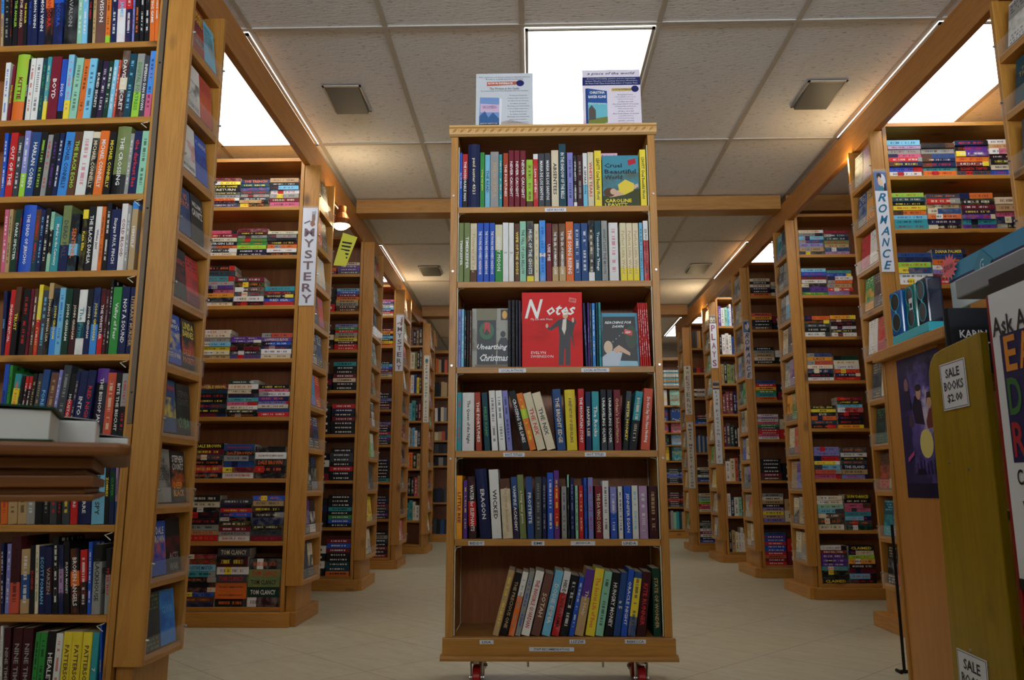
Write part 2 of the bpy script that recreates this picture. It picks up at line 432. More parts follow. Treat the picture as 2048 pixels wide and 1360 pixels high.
def emis(name, col, s):
    t = NT(name); t.b.inputs['Base Color'].default_value = (0.9, 0.9, 0.9, 1)
    t.b.inputs['Emission Color'].default_value = col; t.b.inputs['Emission Strength'].default_value = s
    return t.mat
DIFF = emis('lit_diffuser', (0.98, 1.0, 1.0, 1), PANEL_STRENGTH)
names = ['above the second left bookcase', 'above the wheeled bookcase', 'above the near right bookcase', 'over the third left bookcase', 'mid-room behind the wheeled bookcase',
         'over the second right bookcase', 'at the far end on the right', 'at the far end near the middle', 'by the front wall']
for (x, y), nm in zip(PANELS, names):
    r = tag(empty('ceiling_light', (x + .305, y + .61, CEIL - .007)), 'bright white fluorescent ceiling light panel ' + nm, 'ceiling light')
    w, h = .61 / 2 - .014, 1.22 / 2 - .014
    MB().box(-w, w, -h, h, -.002, .002).build('diffuser', DIFF, r)
    f = MB(); 
    for a in ((-w, -w + .014, -h, h), (w - .014, w, -h, h), (-w, w, -h, -h + .014), (-w, w, h - .014, h)): f.box(*a, -.010, -.002)
    f.build('frame', GRIDM, r)
VENT = plain('vent_grey', (104, 104, 100), 0.5)
for x0, y0, nm in ((-1.055, 3.745, 'near left grey ceiling vent beside the long beam'), (1.42, 3.765, 'near right grey ceiling vent in front of the crossbeam'),
                   (-1.045, 7.14, 'far left grey ceiling vent beyond the crossbeam'), (1.48, 7.14, 'far right grey ceiling vent beyond the crossbeam')):
    r = tag(empty('ceiling_vent', (x0 + .09, y0 + .135, CEIL - .007)), nm, 'vent', 'square vents in the ceiling tiles')
    MB().hexa([(-.085, -.13, -.002), (.085, -.13, -.002), (.085, .13, -.022), (-.085, .13, -.022), (-.09, -.135, .0), (.09, -.135, .0), (.09, .135, .0), (-.09, .135, .0)]).build('cover_plate', VENT, r)
    f = MB()
    for a in ((-.1, .1, -.145, -.13), (-.1, .1, .13, .145), (-.1, -.09, -.145, .145), (.09, .1, -.145, .145)): f.box(*a, -.004, 0)
    f.build('frame', GRIDM, r)
# long beams and crossbeams (structure)
struct(MB().box(-1.280, -1.245, 0.6, 10.3, 2.492, 2.650).build('beam_left', BEAM, bevel=.003))
struct(MB().box(1.760, 1.795, 0.6, 9.6, 2.492, 2.645).build('beam_right', BEAM, bevel=.003))
struct(MB().box(-1.244, 1.759, 5.37, 5.51, 2.615, CEIL - .008).build('beam_cross', BEAMX, bevel=.003))
struct(MB().box(-1.244, 1.759, 8.79, 8.93, 2.60, CEIL - .008).build('beam_cross', BEAMX, bevel=.003))
struct(MB().box(-3.8, -1.281, 5.37, 5.51, 2.60, CEIL - .008).build('beam_cross', BEAMX, bevel=.003))
struct(MB().box(1.796, 4.2, 5.37, 5.51, 2.60, CEIL - .008).build('beam_cross', BEAMX, bevel=.003))

# ------------------------------------------------------------------ bookcases along the two rows
ZS8 = [2.248, 1.965, 1.680, 1.385, 1.070, .745, .423, .095]
ZS9 = [2.250, 1.985, 1.715, 1.412, 1.13, .895, .600, .345, .095]
L1Z = [2.236, 1.953, 1.674, 1.408, 1.126, .848, .585, .315, .052]
def bookcase(name_label, xin, xout, yf, zs, top=2.54, depth=.42, plinth=True, plyw=PLY, mirrored=False, strip=False):
    """xin: inner face of the aisle-side panel; xout: far end; shelves run between"""
    s = 1 if xout > xin else -1
    r = tag(empty('bookcase', (xin, yf, 0)), name_label, 'bookcase')
    L = abs(xout - xin)
    def bx(m, a, b, y0, y1, z0, z1):
        x0, x1 = sorted((a * s, b * s)); m.box(x0, x1, y0, y1, z0, z1); return m
    bx(MB(), -.02, 0, 0, depth, .0, top).build('side_panel', WZ, r, bevel=.0015)
    bx(MB(), L, L + .02, 0, depth, .0, top).build('side_panel', WZ, r, bevel=.0015)
    bx(MB(), 0, L, .012, depth - .012, top - .022, top - .001).build('top_board', WX, r, bevel=.0015)
    bx(MB(), 0, L, depth / 2 - .004, depth / 2 + .004, .05, top - .022).build('back_panel', plyw, r)
    for z in zs:
        bx(MB(), 0.0005, L - .0005, .004, depth / 2 - .0045, z - .022, z).build('shelf', WX, r, bevel=.0015)
    if plinth:
        bx(MB(), -.055, L + .03, -.028, 0, 0, .072).build('plinth', WX, r, bevel=.003)
        bx(MB(), -.085, -.021, .0, depth + .02, 0, .072).build('plinth', WY, r, bevel=.003)
    if strip:
        bx(MB(), -.022, -.0203, .002, .018, .95, top).build('metal_strip', STRIPMETAL, r)
    return r

def display_rack(label, xa, xb, y0, w, shelves, lips=True, post=True, z_low=.2, z_top=2.49):
    """narrow face-out rack on the bookcase end: aisle side at xa, bookcase side at xb"""
    s = 1 if xb > xa else -1
    r = tag(empty('display_rack', (xa, y0, 0)), label, 'display rack')
    D = abs(xb - xa)
    def bx(m, a, b, ya, yb, z0, z1):
        x0, x1 = sorted((a * s, b * s)); m.box(x0, x1, ya, yb, z0, z1); return m
    bx(MB(), 0, D, 0, .02, z_low, z_top).build('side_board', WZ, r, bevel=.002)
    bx(MB(), 0, D, w - .02, w, z_low, z_top).build('side_board', WZ, r, bevel=.002)
    bx(MB(), D - .008, D - .001, .0205, w - .0205, z_low, z_top).build('back_panel', PLY, r)
    for z in shelves:
        bx(MB(), .002, D - .0085, .0205, w - .0205, z - .03, z).build('shelf', WY, r, bevel=.0015)
        m = MB(); bx(m, -.006, -.003, .004, w - .004, z - .012, z + .052)
        lp = m.build('clear_lip', CLEAR, r)
        p = MB()
        for yy in (.012, w - .012):
            p.tube([(-.010 * s, yy, z + .045), (.0 * s, yy, z + .045)], .004, 8)
        p.build('screw', METAL, lp)
    if post:
        bx(MB(), .035, D - .002, .02, w - .03, .0725, z_low).build('foot_block', WZ, r)
    return r
RK = [.23 + .2258 * k for k in range(10)]
LX = -1.295
# the near left bookcase stands turned by two degrees
def near_left_case():
    th = R(2); r = tag(empty('bookcase', (-1.275, 2.51, 0), -th), 'tall near left pine bookcase packed with upright paperbacks', 'bookcase')
    L = 1.9
    MB().box(-.0275, -.0185, 0, .4, 0, 2.60).build('side_panel', WZ, r, bevel=.0015)
    MB().box(-L - .02, -L, 0, .4, 0, 2.60).build('side_panel', WZ, r, bevel=.0015)
    MB().box(-L, -.028, .2, .208, .0, 2.60).build('back_panel', PLY, r)
    MB().box(-L, -.028, .012, .4, 2.57, 2.59).build('top_board', WX, r)
    for z in L1Z:
        MB().box(-L + .001, -.0280, .0, .198, z - .022, z).build('shelf', WX, r, bevel=.002)
    MB().box(-.0175, -.001, -.002, .03, .90, 2.60).build('metal_strip', STRIPMETAL, r)
    MB().box(-.0175, -.001, .0, .03, .0, .899).build('filler_strip', WZ, r)
    for z in (1.0, 1.62, 2.15):
        MB().tube([(-.009, -.004, z), (-.009, -.001, z)], .003, 8).build('screw', BLACK, r)
    for z in L1Z[1:]:
        m = MB(); m.tube([(-.034, .0, z - .023), (-.042, -.006, z - .027), (-.054, -.007, z - .030), (-.034, -.006, z - .046)], .0016, 6); m.build('shelf_clip', CREAMMETAL, r)
    return r
near_left_case()
bookcase('second left pine bookcase stacked with pocket paperbacks, MYSTERY sign on its end', LX, -2.7, 4.21, ZS8)
bookcase('third left pine bookcase of stacked paperbacks, plain bare post end', -1.262, -2.6, 5.65, ZS8, depth=.44)
bookcase('fourth left pine bookcase, behind the smaller MYSTERY sign', -1.262, -2.5, 7.1, ZS8, depth=.46)
bookcase('fifth left pine bookcase, behind the Trade Paper Fiction sign', -1.215, -2.4, 8.7, ZS9, depth=.46)
bookcase('near right pine bookcase of stacked paperbacks, ROMANCE sign on its end', 1.822, 3.1, 3.86, ZS8)
bookcase('second right pine bookcase of stacked paperbacks, bare post between aisles', 1.822, 2.9, 5.25, ZS8, depth=.5)
bookcase('third right pine bookcase, behind the small ROMANCE sign', 1.812, 2.8, 6.45, ZS8, depth=.5)
bookcase('fourth right pine bookcase of upright books, behind the PLAYS sign', 1.835, 2.7, 7.7, ZS8, depth=.5)
bookcase('fifth right pine bookcase, behind the WESTERNS sign', 1.825, 2.6, 8.97, ZS8, depth=.5)
display_rack('tall narrow pine display rack of face-out paperbacks on the near left bookcase end', -1.182, -1.272, 2.51, .29, [z - .035 for z in RK], z_low=.165)
display_rack('narrow pine display rack beside the large MYSTERY sign', -1.185, -1.272, 4.21, .34, RK)
display_rack('narrow pine display rack on the end of the third left bookcase', -1.16, -1.24, 5.65, .38, RK)
display_rack('narrow pine display rack behind the smaller MYSTERY sign', -1.165, -1.24, 7.1, .42, RK)
display_rack('narrow pine display rack behind the Trade Paper Fiction sign', -1.125, -1.193, 8.66, .42, RK)
display_rack('narrow pine display rack beside the large ROMANCE sign', 1.735, 1.80, 3.86, .29, RK)
display_rack('narrow pine display rack on the end of the second right bookcase', 1.738, 1.80, 5.25, .29, RK)
display_rack('narrow pine display rack beside the small ROMANCE sign', 1.735, 1.79, 6.45, .30, RK)
display_rack('narrow pine display rack beside the PLAYS sign', 1.745, 1.813, 7.7, .32, RK)
display_rack('narrow pine display rack beside the WESTERNS sign', 1.72, 1.803, 8.97, .32, RK)
display_rack('pine display rack at the upper right edge, nearest on the right', 1.735, 1.815, 2.46, .31, [z for z in RK if z > 1.0], z_low=1.0, post=False)
bookcase('nearest right pine bookcase end behind the counter and display rack', 1.838, 3.1, 2.46, [], plinth=False)

# ------------------------------------------------------------------ far bookcases
def far_case(label, x0, x1, y, zs, rows):
    r = tag(empty('bookcase', (x0, y, 0)), label, 'bookcase'); L = x1 - x0
    MB().box(0, .03, 0, .3, 0, 2.5).build('side_panel', WZ, r, bevel=.002)
    MB().box(L - .03, L, 0, .3, 0, 2.5).build('side_panel', WZ, r, bevel=.002)
    MB().box(.03, L - .03, .28, .295, 0, 2.5).build('back_panel', PLY, r)
    MB().box(.0305, L - .0305, .0, .279, 2.46, 2.5).build('top_board', WX, r)
    MB().box(.0305, L - .0305, -.01, .01, 0, .09).build('plinth', WX, r)
    for z in zs: MB().box(.0305, L - .0305, .01, .279, z - .022, z).build('shelf', WX, r)
    return r
far_case('far wall pine bookcase on the left, past the wheeled bookcase edge', -1.33, -.35, 10.5, [2.2, 1.88, 1.55, 1.3, 1.13, .97, .5, .1], 1)
far_case('far wall pine bookcase with face-out children\'s books, on the right', 1.25, 2.5, 11.2, [2.08, 1.82, 1.60, 1.44, 1.27, 1.05, .74, .42, .12], 1)
UPRIGHT = [
('C', 1, 1.755, '''
0.0058 0.0106 0.2232 0.0 b - w ALL IN GRACE
0.0169 0.0203 0.2177 0.0 r k@0-.53 w THE HONORABLE MAN
0.0382 0.0450 0.2585 0.0 n - e paul auster 4321
0.0852 0.0173 0.2237 0.0 g - y a long way gone
0.1040 0.0198 0.2149 0.0 c - n THE READ
0.1248 0.0326 0.2258 0.0 s - a THE HOPEFUL
0.1584 0.0123 0.2153 0.0 t - e
0.1747 0.0193 0.2193 0.0 R - w THE FORTUNES
0.1959 0.0202 0.2308 0.0 m - w NEVER CAUGHT
0.2181 0.0202 0.2305 0.0 m - w NEVER CAUGHT
0.2403 0.0217 0.2302 0.0 m - w NEVER CAUGHT
0.2640 0.0256 0.1917 0.0 l u@0-.12 m
0.2906 0.0187 0.2157 0.0 r w@.9-1 w Love and the
0.3108 0.0232 0.2165 0.0 d - w MARIA DE LOS SANTOS
0.3355 0.0217 0.2172 0.0 d - w MARIA DE LOS SANTOS
0.3606 0.0281 0.2291 0.0 e - k ABSENTEES
0.3896 0.0280 0.2543 0.0 T - w IN THE SHADOW OF THE BELLS
0.4216 0.0226 0.2187 0.0 v - n
0.4462 0.0128 0.2068 0.0 k w@0-.08 w
0.4599 0.0211 0.2082 0.0 M - s
0.4821 0.0172 0.2158 0.0 w c@0-.4 k A SEPARATION
0.5007 0.0231 0.2193 0.0 e - r WHITE TEARS
0.5268 0.0275 0.2264 0.0 y - k LEAVITT Cruel Beautiful World
0.7018 0.0232 0.2273 0.0 y - k LEAVITT Cruel Beautiful World
'''),
('C', 2, 1.46, '''
0.0058 0.0183 0.2330 0.0 G - w TIMEKEEPER
0.0260 0.0229 0.2327 0.0 G - w TIMEKEEPER
0.0498 0.0248 0.2299 0.0 e u@0-.2 a Pictures of You
0.0756 0.0233 0.2322 0.0 b - w THE YOUNG WIDOWER'S HANDBOOK
0.1004 0.0209 0.2319 0.0 b - w THE YOUNG WIDOWER'S HANDBOOK
0.1228 0.0204 0.2317 0.0 b - w THE YOUNG WIDOWER'S HANDBOOK
0.1441 0.0277 0.2253 0.0 e g@0-.55 w GINNY MOON
0.1728 0.0218 0.2321 0.0 w - s 3
0.1956 0.0199 0.2319 0.0 w - s 3
0.2179 0.0194 0.2281 0.0 u - y WIFE OF THE GODS
0.2378 0.0238 0.2376 0.0 A - k THE FALL OF LISA BELLOW
0.2640 0.0267 0.2379 0.0 d y@0-.09 w MUSIC OF THE GHOSTS
0.2921 0.0179 0.2257 0.0 e - a
0.3124 0.0232 0.2399 0.0 B w@.4-.46 b
0.3376 0.0213 0.2278 0.0 m - w USE ME
0.3603 0.0242 0.2260 0.0 u a@0-.25 w THE TEA GIRL OF HUMMINGBIRD LANE
0.3860 0.0256 0.2258 0.0 u a@0-.25 w THE TEA GIRL OF HUMMINGBIRD LANE
0.4126 0.0290 0.2337 0.0 o - w THE SONG RISING
0.4426 0.0261 0.2272 0.0 D - w
0.4701 0.0261 0.2269 0.0 D - w
0.4976 0.0227 0.2379 0.0 k w@0-.14 e
0.5213 0.0246 0.2366 0.0 T - w Tremendous Things
0.5478 0.0227 0.2363 0.0 s - d WHAT LOST THE MOON
0.5753 0.0352 0.2278 0.0 w - i
0.6173 0.0241 0.2264 0.0 e y@0-.22 a Perfect Little World
0.6423 0.0226 0.2261 0.0 e y@0-.22 a Perfect Little World
0.6659 0.0221 0.2259 0.0 e y@0-.22 a Perfect Little World
0.6905 0.0130 0.2266 0.0 c - d
0.7059 0.0191 0.2347 0.0 r w@.67-1 k SIX FOUR HIDEO YOKOYAMA
'''),
('C', 3, 1.135, '''
0.0058 0.0115 0.2200 0.0 v - n
0.0183 0.0103 0.2199 0.0 c - w
0.0296 0.0078 0.2157 0.0 k - s
0.0389 0.0083 0.2157 0.0 k - m
0.0487 0.0078 0.2156 0.0 u - s
0.1922 0.0117 0.2531 0.0 k - d
0.2059 0.0127 0.2530 0.0 k - d
0.2206 0.0093 0.2529 0.0 k - d
0.2318 0.0093 0.2513 0.0 P - d
0.4793 0.0092 0.2407 -1.8 n - v FALLING THROUGH
0.4890 0.0068 0.2407 0.0 p - v FALLING THROUGH
0.4968 0.0068 0.2391 0.0 d - s
0.5056 0.0117 0.2390 0.0 B - w
0.5202 0.0078 0.2414 0.0 T - k
0.5299 0.0088 0.2413 0.0 t - k
0.6805 0.0068 0.2391 -1.3 r - w
0.6883 0.0068 0.2391 -1.4 r - w
0.6961 0.0073 0.2390 -1.5 r - w
0.7043 0.0073 0.2389 -1.7 r - w
0.7126 0.0068 0.2389 -1.8 r - w
'''),
('C', 4, 0.828, '''
0.0058 0.0170 0.2128 0.0 t - r
0.0242 0.0443 0.2127 0.0 w - k The Queen of the Night
0.0762 0.0216 0.2123 -1.9 R - w THE FORTUNES
0.1074 0.0211 0.2121 -3.5 T - g MILES KAMP
0.1338 0.0225 0.2193 -3.3 w - d
0.1602 0.0239 0.2192 -3.9 w - d
0.1890 0.0201 0.2193 -5.0 v - n
0.2456 0.0243 0.2209 -13.3 k - w CROSSING THE LINES
0.2715 0.0240 0.2123 -13.5 o l@.55-.72 y
0.2993 0.0299 0.2135 -14.2 e - r THE NIX
0.3338 0.0324 0.2145 -14.9 e - T THE NIX
0.3711 0.0310 0.2228 -4.5 D - e THE BRIGHT EDGE
0.4070 0.0373 0.2211 -2.0 y - k A BRIEF HISTORY OF SEVEN KILLINGS
0.4485 0.0220 0.2243 0.0 r - w THE MOUNTAIN STORY
0.4753 0.0201 0.2130 0.0 n - e HARPER LEE
0.4987 0.0262 0.2143 0.0 t - w The Rocks
0.5302 0.0215 0.2210 0.0 k d@0-.15 w UNRAVELING OLIVER
0.5545 0.0195 0.2209 0.0 k d@0-.15 w UNRAVELING OLIVER
0.5788 0.0248 0.2198 0.0 m - a Orhan's Inheritance
0.6074 0.0195 0.2146 5.0 d k@0-.5 y MISTER MONKEY
0.6298 0.0273 0.2138 8.2 t k@0-.5 e
0.6717 0.0331 0.2236 5.0 O - w Do Not Say We Have Nothing
'''),
('C', 5, 0.517, '''
0.0058 0.0225 0.2225 0.0 Y - m LITTLE BEE
0.0314 0.0148 0.2053 0.0 p - y
0.0529 0.0277 0.2190 -1.8 k r@.2-.6 w WATER for ELEPHANTS
0.0929 0.0398 0.2455 -4.7 n - w ERAGON
0.1354 0.0344 0.2432 -3.2 w - k WICKED
0.1741 0.0362 0.2104 -3.4 e u@.83-1 a The Other Boleyn Girl
0.2122 0.0215 0.2169 -2.7 P D@.5-1 w VAMPIRE ACADEMY
0.2355 0.0233 0.2248 -3.0 G - e a long way gone
0.2619 0.0233 0.2180 -1.8 D - w FROSTBITE
0.2883 0.0239 0.2170 0.0 d - s
0.3146 0.0147 0.2181 0.0 n - s
0.3330 0.0221 0.2322 0.0 b - w
0.3569 0.0190 0.2395 0.0 p r@.2-.75 y
0.3833 0.0184 0.1831 0.0 s - p
0.4041 0.0073 0.2247 0.0 k A@.8-1 w speak
0.4151 0.0135 0.2136 0.0 n - v
0.4322 0.0104 0.1861 0.0 A - d
0.4451 0.0159 0.1861 0.0 r - e
0.4640 0.0110 0.2135 0.0 b - k
0.4787 0.0177 0.2147 0.0 v - r
0.5031 0.0250 0.1841 0.0 m - e THE DA VINCI CODE
0.5300 0.0226 0.2030 0.0 w - k
0.5569 0.0232 0.1810 0.0 b v@.5-1 w
0.5856 0.0159 0.1828 0.0 w - n
0.6057 0.0262 0.1839 0.0 b - w JENNIFER EGAN
0.6344 0.0219 0.1857 0.0 w - c
0.6594 0.0299 0.1844 0.0 V - w
0.6935 0.0315 0.1838 0.0 M - a
'''),
('C', 6, 0.187, '''
0.1368 0.0215 0.2274 14.8 a - y
0.1633 0.0238 0.2180 14.8 k - a THE PRECIOUS ONE
0.1922 0.0205 0.2205 13.8 o w@.62-1 s
0.2156 0.0187 0.2209 13.7 s - b
0.2373 0.0291 0.2230 14.2 w - r THE INVISIBLE GUARDIAN
0.2715 0.0309 0.2137 14.1 U - e SOTAH
0.3082 0.0289 0.2242 13.5 c - w DODIE EMMA
0.3430 0.0255 0.2208 12.4 r w@.66-1 k HIDEO YOKOYAMA
0.3717 0.0285 0.2063 12.3 k - w
0.4029 0.0174 0.2034 11.9 b - w
0.4227 0.0306 0.2267 11.6 a p@.58-1 e The Help
0.4604 0.0320 0.2296 10.1 y - o The Secret Life of Bees
0.4945 0.0275 0.2190 10.1 A - k
0.5268 0.0282 0.2151 9.2 k - w HUNGRY MONEY
0.5567 0.0236 0.2152 9.0 D - w a 5
0.5824 0.0213 0.2267 8.7 b - w ORACLE NIGHT
0.6063 0.0271 0.2178 8.4 D y@.3-.9 n
0.6367 0.0313 0.2171 7.8 M - r KITE RUNNER
0.6970 0.0262 0.2289 0.3 F - a STATE OF WONDER
'''),
('L1', 1, 2.236, '''
-0.6075 0.0098 0.2700 -5.5 a B@.5-1 n
-0.5964 0.0215 0.2700 -5.4 k - s
-0.5742 0.0085 0.2700 -5.2 k - r
-0.5651 0.0183 0.2700 -4.0 k - l THE ANGLER
-0.5456 0.0196 0.2700 -3.9 M - e THE ANGLER
-0.5248 0.0143 0.2700 -4.1 k - y THE ANGLER
-0.5092 0.0163 0.2700 -4.3 n - b THE ANGLER
-0.4913 0.0205 0.2700 -4.2 n - w SIMON WINN
-0.4695 0.0241 0.2700 -3.9 n - w SIMON WINN
-0.4442 0.0292 0.2700 -4.1 k o@.55-1 r ANCORA
-0.4138 0.0344 0.2700 -3.5 n b@.62-1 b ANCORA
-0.3782 0.0499 0.2683 -2.9 k s@.68-1 s AVALON
-0.3272 0.0175 0.2700 -3.0 A - w
-0.3085 0.0204 0.2700 -3.1 c - w
-0.2859 0.0142 0.2700 -3.5 k - r THE ABBEY
-0.2705 0.0116 0.2700 -3.2 a - k
-0.2576 0.0329 0.2700 -2.5 U - w VISION
-0.2232 0.0177 0.2694 -2.7 o l@0-.12 k
-0.2042 0.0225 0.2684 -2.9 n - w
-0.1812 0.0302 0.2700 -2.7 w i@.5-1 c JAMES
-0.1497 0.0225 0.2660 -2.9 n r@.5-1 w
-0.1267 0.0083 0.2657 -2.9 v - n
-0.1171 0.0183 0.2681 -2.8 k - o
-0.0979 0.0154 0.2675 -2.9 k - w
-0.0807 0.0179 0.2665 -2.9 k - w
-0.0615 0.0185 0.2657 -3.1 o - w DYING GAME
-0.0421 0.0136 0.2649 -3.1 o - w DYING GAME
'''),
('L1', 2, 1.953, '''
-0.5718 0.0183 0.2261 -2.0 w - b
-0.5523 0.0109 0.2134 0.0 m - y INTELLIGENCE
-0.5402 0.0443 0.2570 0.0 l o@0-.3 m KITTIE
-0.4955 0.0090 0.2370 0.0 k - w LONG SON
-0.4856 0.0183 0.2380 0.0 w - r
-0.4662 0.0240 0.2390 0.0 w - k
-0.4411 0.0163 0.2364 0.0 T - g
-0.4236 0.0150 0.2407 0.0 t y@0-.3 e
-0.4074 0.0354 0.2418 0.0 m - w BOYD
-0.3709 0.0198 0.2304 0.0 b k@0-.15 w SOLO
-0.3500 0.0216 0.2482 0.0 c y@0-.3 i
-0.3275 0.0270 0.2333 2.2 A - d
-0.2994 0.0222 0.2294 2.0 o - k
-0.2763 0.0270 0.2289 1.9 c - n
-0.2485 0.0181 0.2239 2.0 k - w BURIED SECRETS
-0.2293 0.0209 0.2180 2.3 P - w
-0.2072 0.0183 0.2177 2.1 F - w
-0.1880 0.0168 0.2204 2.0 c - w
-0.1704 0.0085 0.2199 1.9 O - w
-0.1613 0.0278 0.2563 1.8 M e@.42-.6 w DAVID'S SECRET
-0.1327 0.0255 0.2420 1.8 T - c
-0.1060 0.0271 0.2426 1.6 s l@0-.4 g DIGITAL FORTRESS
-0.0781 0.0198 0.2332 1.5 d - w INFERNO DAN BROWN
-0.0575 0.0223 0.2492 1.4 B i@0-.35 n
'''),
('L1', 3, 1.674, '''
-0.5403 0.0139 0.2365 -2.2 b - w
-0.5259 0.0258 0.2375 0.0 r - w OUT OF THE
-0.4989 0.0198 0.2235 0.0 d - w
-0.4776 0.0207 0.2441 0.0 v l@0-.36 w
-0.4557 0.0298 0.2363 2.4 D - w HARLAN COBEN
-0.4248 0.0222 0.2357 2.2 k - l
-0.4014 0.0182 0.2268 2.2 s - r
-0.3820 0.0216 0.2327 2.0 k - p
-0.3593 0.0166 0.2321 2.2 n - w
-0.3415 0.0331 0.2343 3.0 B - n MICHAEL CONNELLY
-0.3073 0.0280 0.2334 2.8 u - l THE BLACK ECHO
-0.2778 0.0363 0.2359 2.5 w - i
-0.2402 0.0260 0.2313 2.4 k e@.9-1 e MICHAEL CONNELLY
-0.2133 0.0318 0.2341 2.3 o - w MICHAEL CONNELLY
-0.1802 0.0234 0.2313 2.1 k - y MICHAEL CONNELLY
-0.1555 0.0481 0.2498 1.9 G k@0-.3 w THE CROSSING
-0.1061 0.0136 0.2229 2.0 s - w
-0.0913 0.0283 0.2316 1.8 n - r the darkest lies
-0.0617 0.0262 0.2293 1.6 A - k
'''),
('L1', 4, 1.408, '''
-0.5079 0.0148 0.2239 -2.4 i - w
-0.4921 0.0138 0.2235 -1.8 a - d
-0.4773 0.0196 0.2231 0.0 F - w DARK SPECTER
-0.4567 0.0060 0.2234 -0.2 P - r
-0.4506 0.0444 0.2383 -0.3 b - w THE DEAD OF JERICHO
-0.4050 0.0185 0.2214 0.0 T u@.5-1 r
-0.3856 0.0153 0.2183 0.0 n - c
-0.3695 0.0171 0.2233 0.0 k - w
-0.3519 0.0132 0.2121 -0.0 A k@.3-.7 e
-0.3380 0.0263 0.1956 0.0 t - w Murder in the Cemetery
-0.3079 0.0294 0.2325 0.0 G n@0-.4 d DEAD FALL
-0.2775 0.0304 0.2023 0.0 k c@.28-.48 o SENTINEL
-0.2398 0.0189 0.2176 0.0 k y@.85-1 y Kate Ellis
-0.2200 0.0251 0.2278 0.0 k - w THE BLACK DAHLIA
-0.1939 0.0206 0.2271 0.0 w - n White Jazz
-0.1725 0.0136 0.2254 0.0 o - u
-0.1582 0.0180 0.2385 0.0 k - w
-0.1394 0.0326 0.2150 0.0 n - w Sturges PAUL FINCH
-0.1059 0.0213 0.2358 0.0 w - m COLD BLOOD
-0.0836 0.0135 0.2272 0.0 s - w
-0.0693 0.0213 0.2400 0.0 a B@.9-1 w HIMSELF
'''),
('L1', 5, 1.126, '''
-0.4745 0.0120 0.2204 -3.3 n - c SONG
-0.4617 0.0166 0.2238 0.0 r - w SHADOW RITUAL
-0.4441 0.0198 0.2323 0.0 u k@0-.5 y TRUST
-0.4143 0.0231 0.2242 0.0 k - r
-0.3902 0.0100 0.2251 0.0 m - k
-0.3792 0.0125 0.2262 -0.2 u - w
-0.3657 0.0145 0.2397 0.0 r y@.5-1 e
-0.3502 0.0200 0.2206 0.0 d - c
-0.3292 0.0160 0.2442 0.0 k a@.78-1 e CHASING MONA LISA
-0.3123 0.0209 0.2262 0.0 k B@0-.42 y JOHN GRISHAM
-0.2906 0.0202 0.2270 -0.1 c - b
-0.2697 0.0231 0.2242 0.0 F - w JOHN GRISHAM
-0.2458 0.0216 0.2251 0.0 k M@0-.4 e JOHN GRISHAM
-0.2232 0.0276 0.2196 0.0 w T@.25-.5 t The Firm
-0.1946 0.0201 0.2217 0.0 k n@0-.45 w JOHN GRISHAM
-0.1735 0.0233 0.2251 0.0 n B@0-.45 y JOHN GRISHAM
-0.1493 0.0176 0.2222 0.0 M r@0-.3 w THE WHISTLER
-0.1310 0.0124 0.2181 -0.1 M - s
-0.1176 0.0099 0.2532 -0.2 k - w
-0.1070 0.0289 0.2265 0.0 g - w Valley of Fear
-0.0771 0.0259 0.2272 0.0 n - w NOT A SOUND
-0.0502 0.0217 0.2255 0.0 n - a LITERARY MURDER
'''),
('L1', 6, 0.848, '''
-0.4533 0.0161 0.2503 0.0 b - n BELIEVE ME
-0.4363 0.0110 0.2466 0.0 g - k
-0.4244 0.0215 0.2179 2.9 y t@.78-1 o
-0.4019 0.0110 0.2101 3.8 k - w SARAH
-0.3900 0.0114 0.2088 3.6 k r@.8-1 w
-0.3776 0.0119 0.2087 3.5 k r@.8-1 w
-0.3648 0.0151 0.2175 3.4 k - a
-0.3488 0.0169 0.2184 3.2 d - a
-0.3307 0.0228 0.2305 3.0 D - c FORENSIC
-0.3067 0.0250 0.2200 4.3 U - a
-0.2807 0.0116 0.2293 4.2 v - w
-0.2680 0.0261 0.2444 4.0 d - s
-0.2407 0.0181 0.2174 4.3 r k@.6-1 w HOUSTON
-0.2216 0.0127 0.2229 4.1 n - a
-0.2079 0.0261 0.2248 4.0 n - w INTO
-0.1807 0.0261 0.2269 3.9 n - r RED NIGHT
-0.1431 0.0382 0.2324 1.1 k p@.8-1 w THE BISHOP JAMES
-0.1035 0.0280 0.2180 0.9 O - e
-0.0730 0.0202 0.2168 0.5 k - w BITE THE BISCUIT
-0.0518 0.0215 0.2152 0.3 s k@0-.5 r
'''),
('L1', 7, 0.585, '''
-0.4081 0.0224 0.2359 -5.6 y o@0-.3 r
-0.3847 0.0300 0.2353 -5.0 a - k
-0.3539 0.0306 0.2352 -5.0 a - k
-0.3224 0.0263 0.2356 -4.6 s - w
-0.2952 0.0232 0.2359 -4.6 k - w FRIENDS
-0.2711 0.0217 0.2360 -4.3 k - s
-0.2485 0.0238 0.2359 -4.5 d - r
-0.2237 0.0146 0.2366 -4.1 k - r
-0.2085 0.0257 0.2357 -4.2 d - y
-0.1819 0.0233 0.2360 -3.9 r - w JOHN LE CARRE
-0.1576 0.0412 0.2347 -4.0 n - w JOHN LE CARRE
-0.1152 0.0423 0.2350 -3.1 c - k A PERFECT SPY
-0.0721 0.0156 0.2365 -3.2 k - y ZOMBIES
-0.0557 0.0172 0.2364 -3.3 n F@.3-.7 g CUPPER
-0.0375 0.0090 0.2358 -3.5 V D@0-.3 k DEATH SPIRAL
'''),
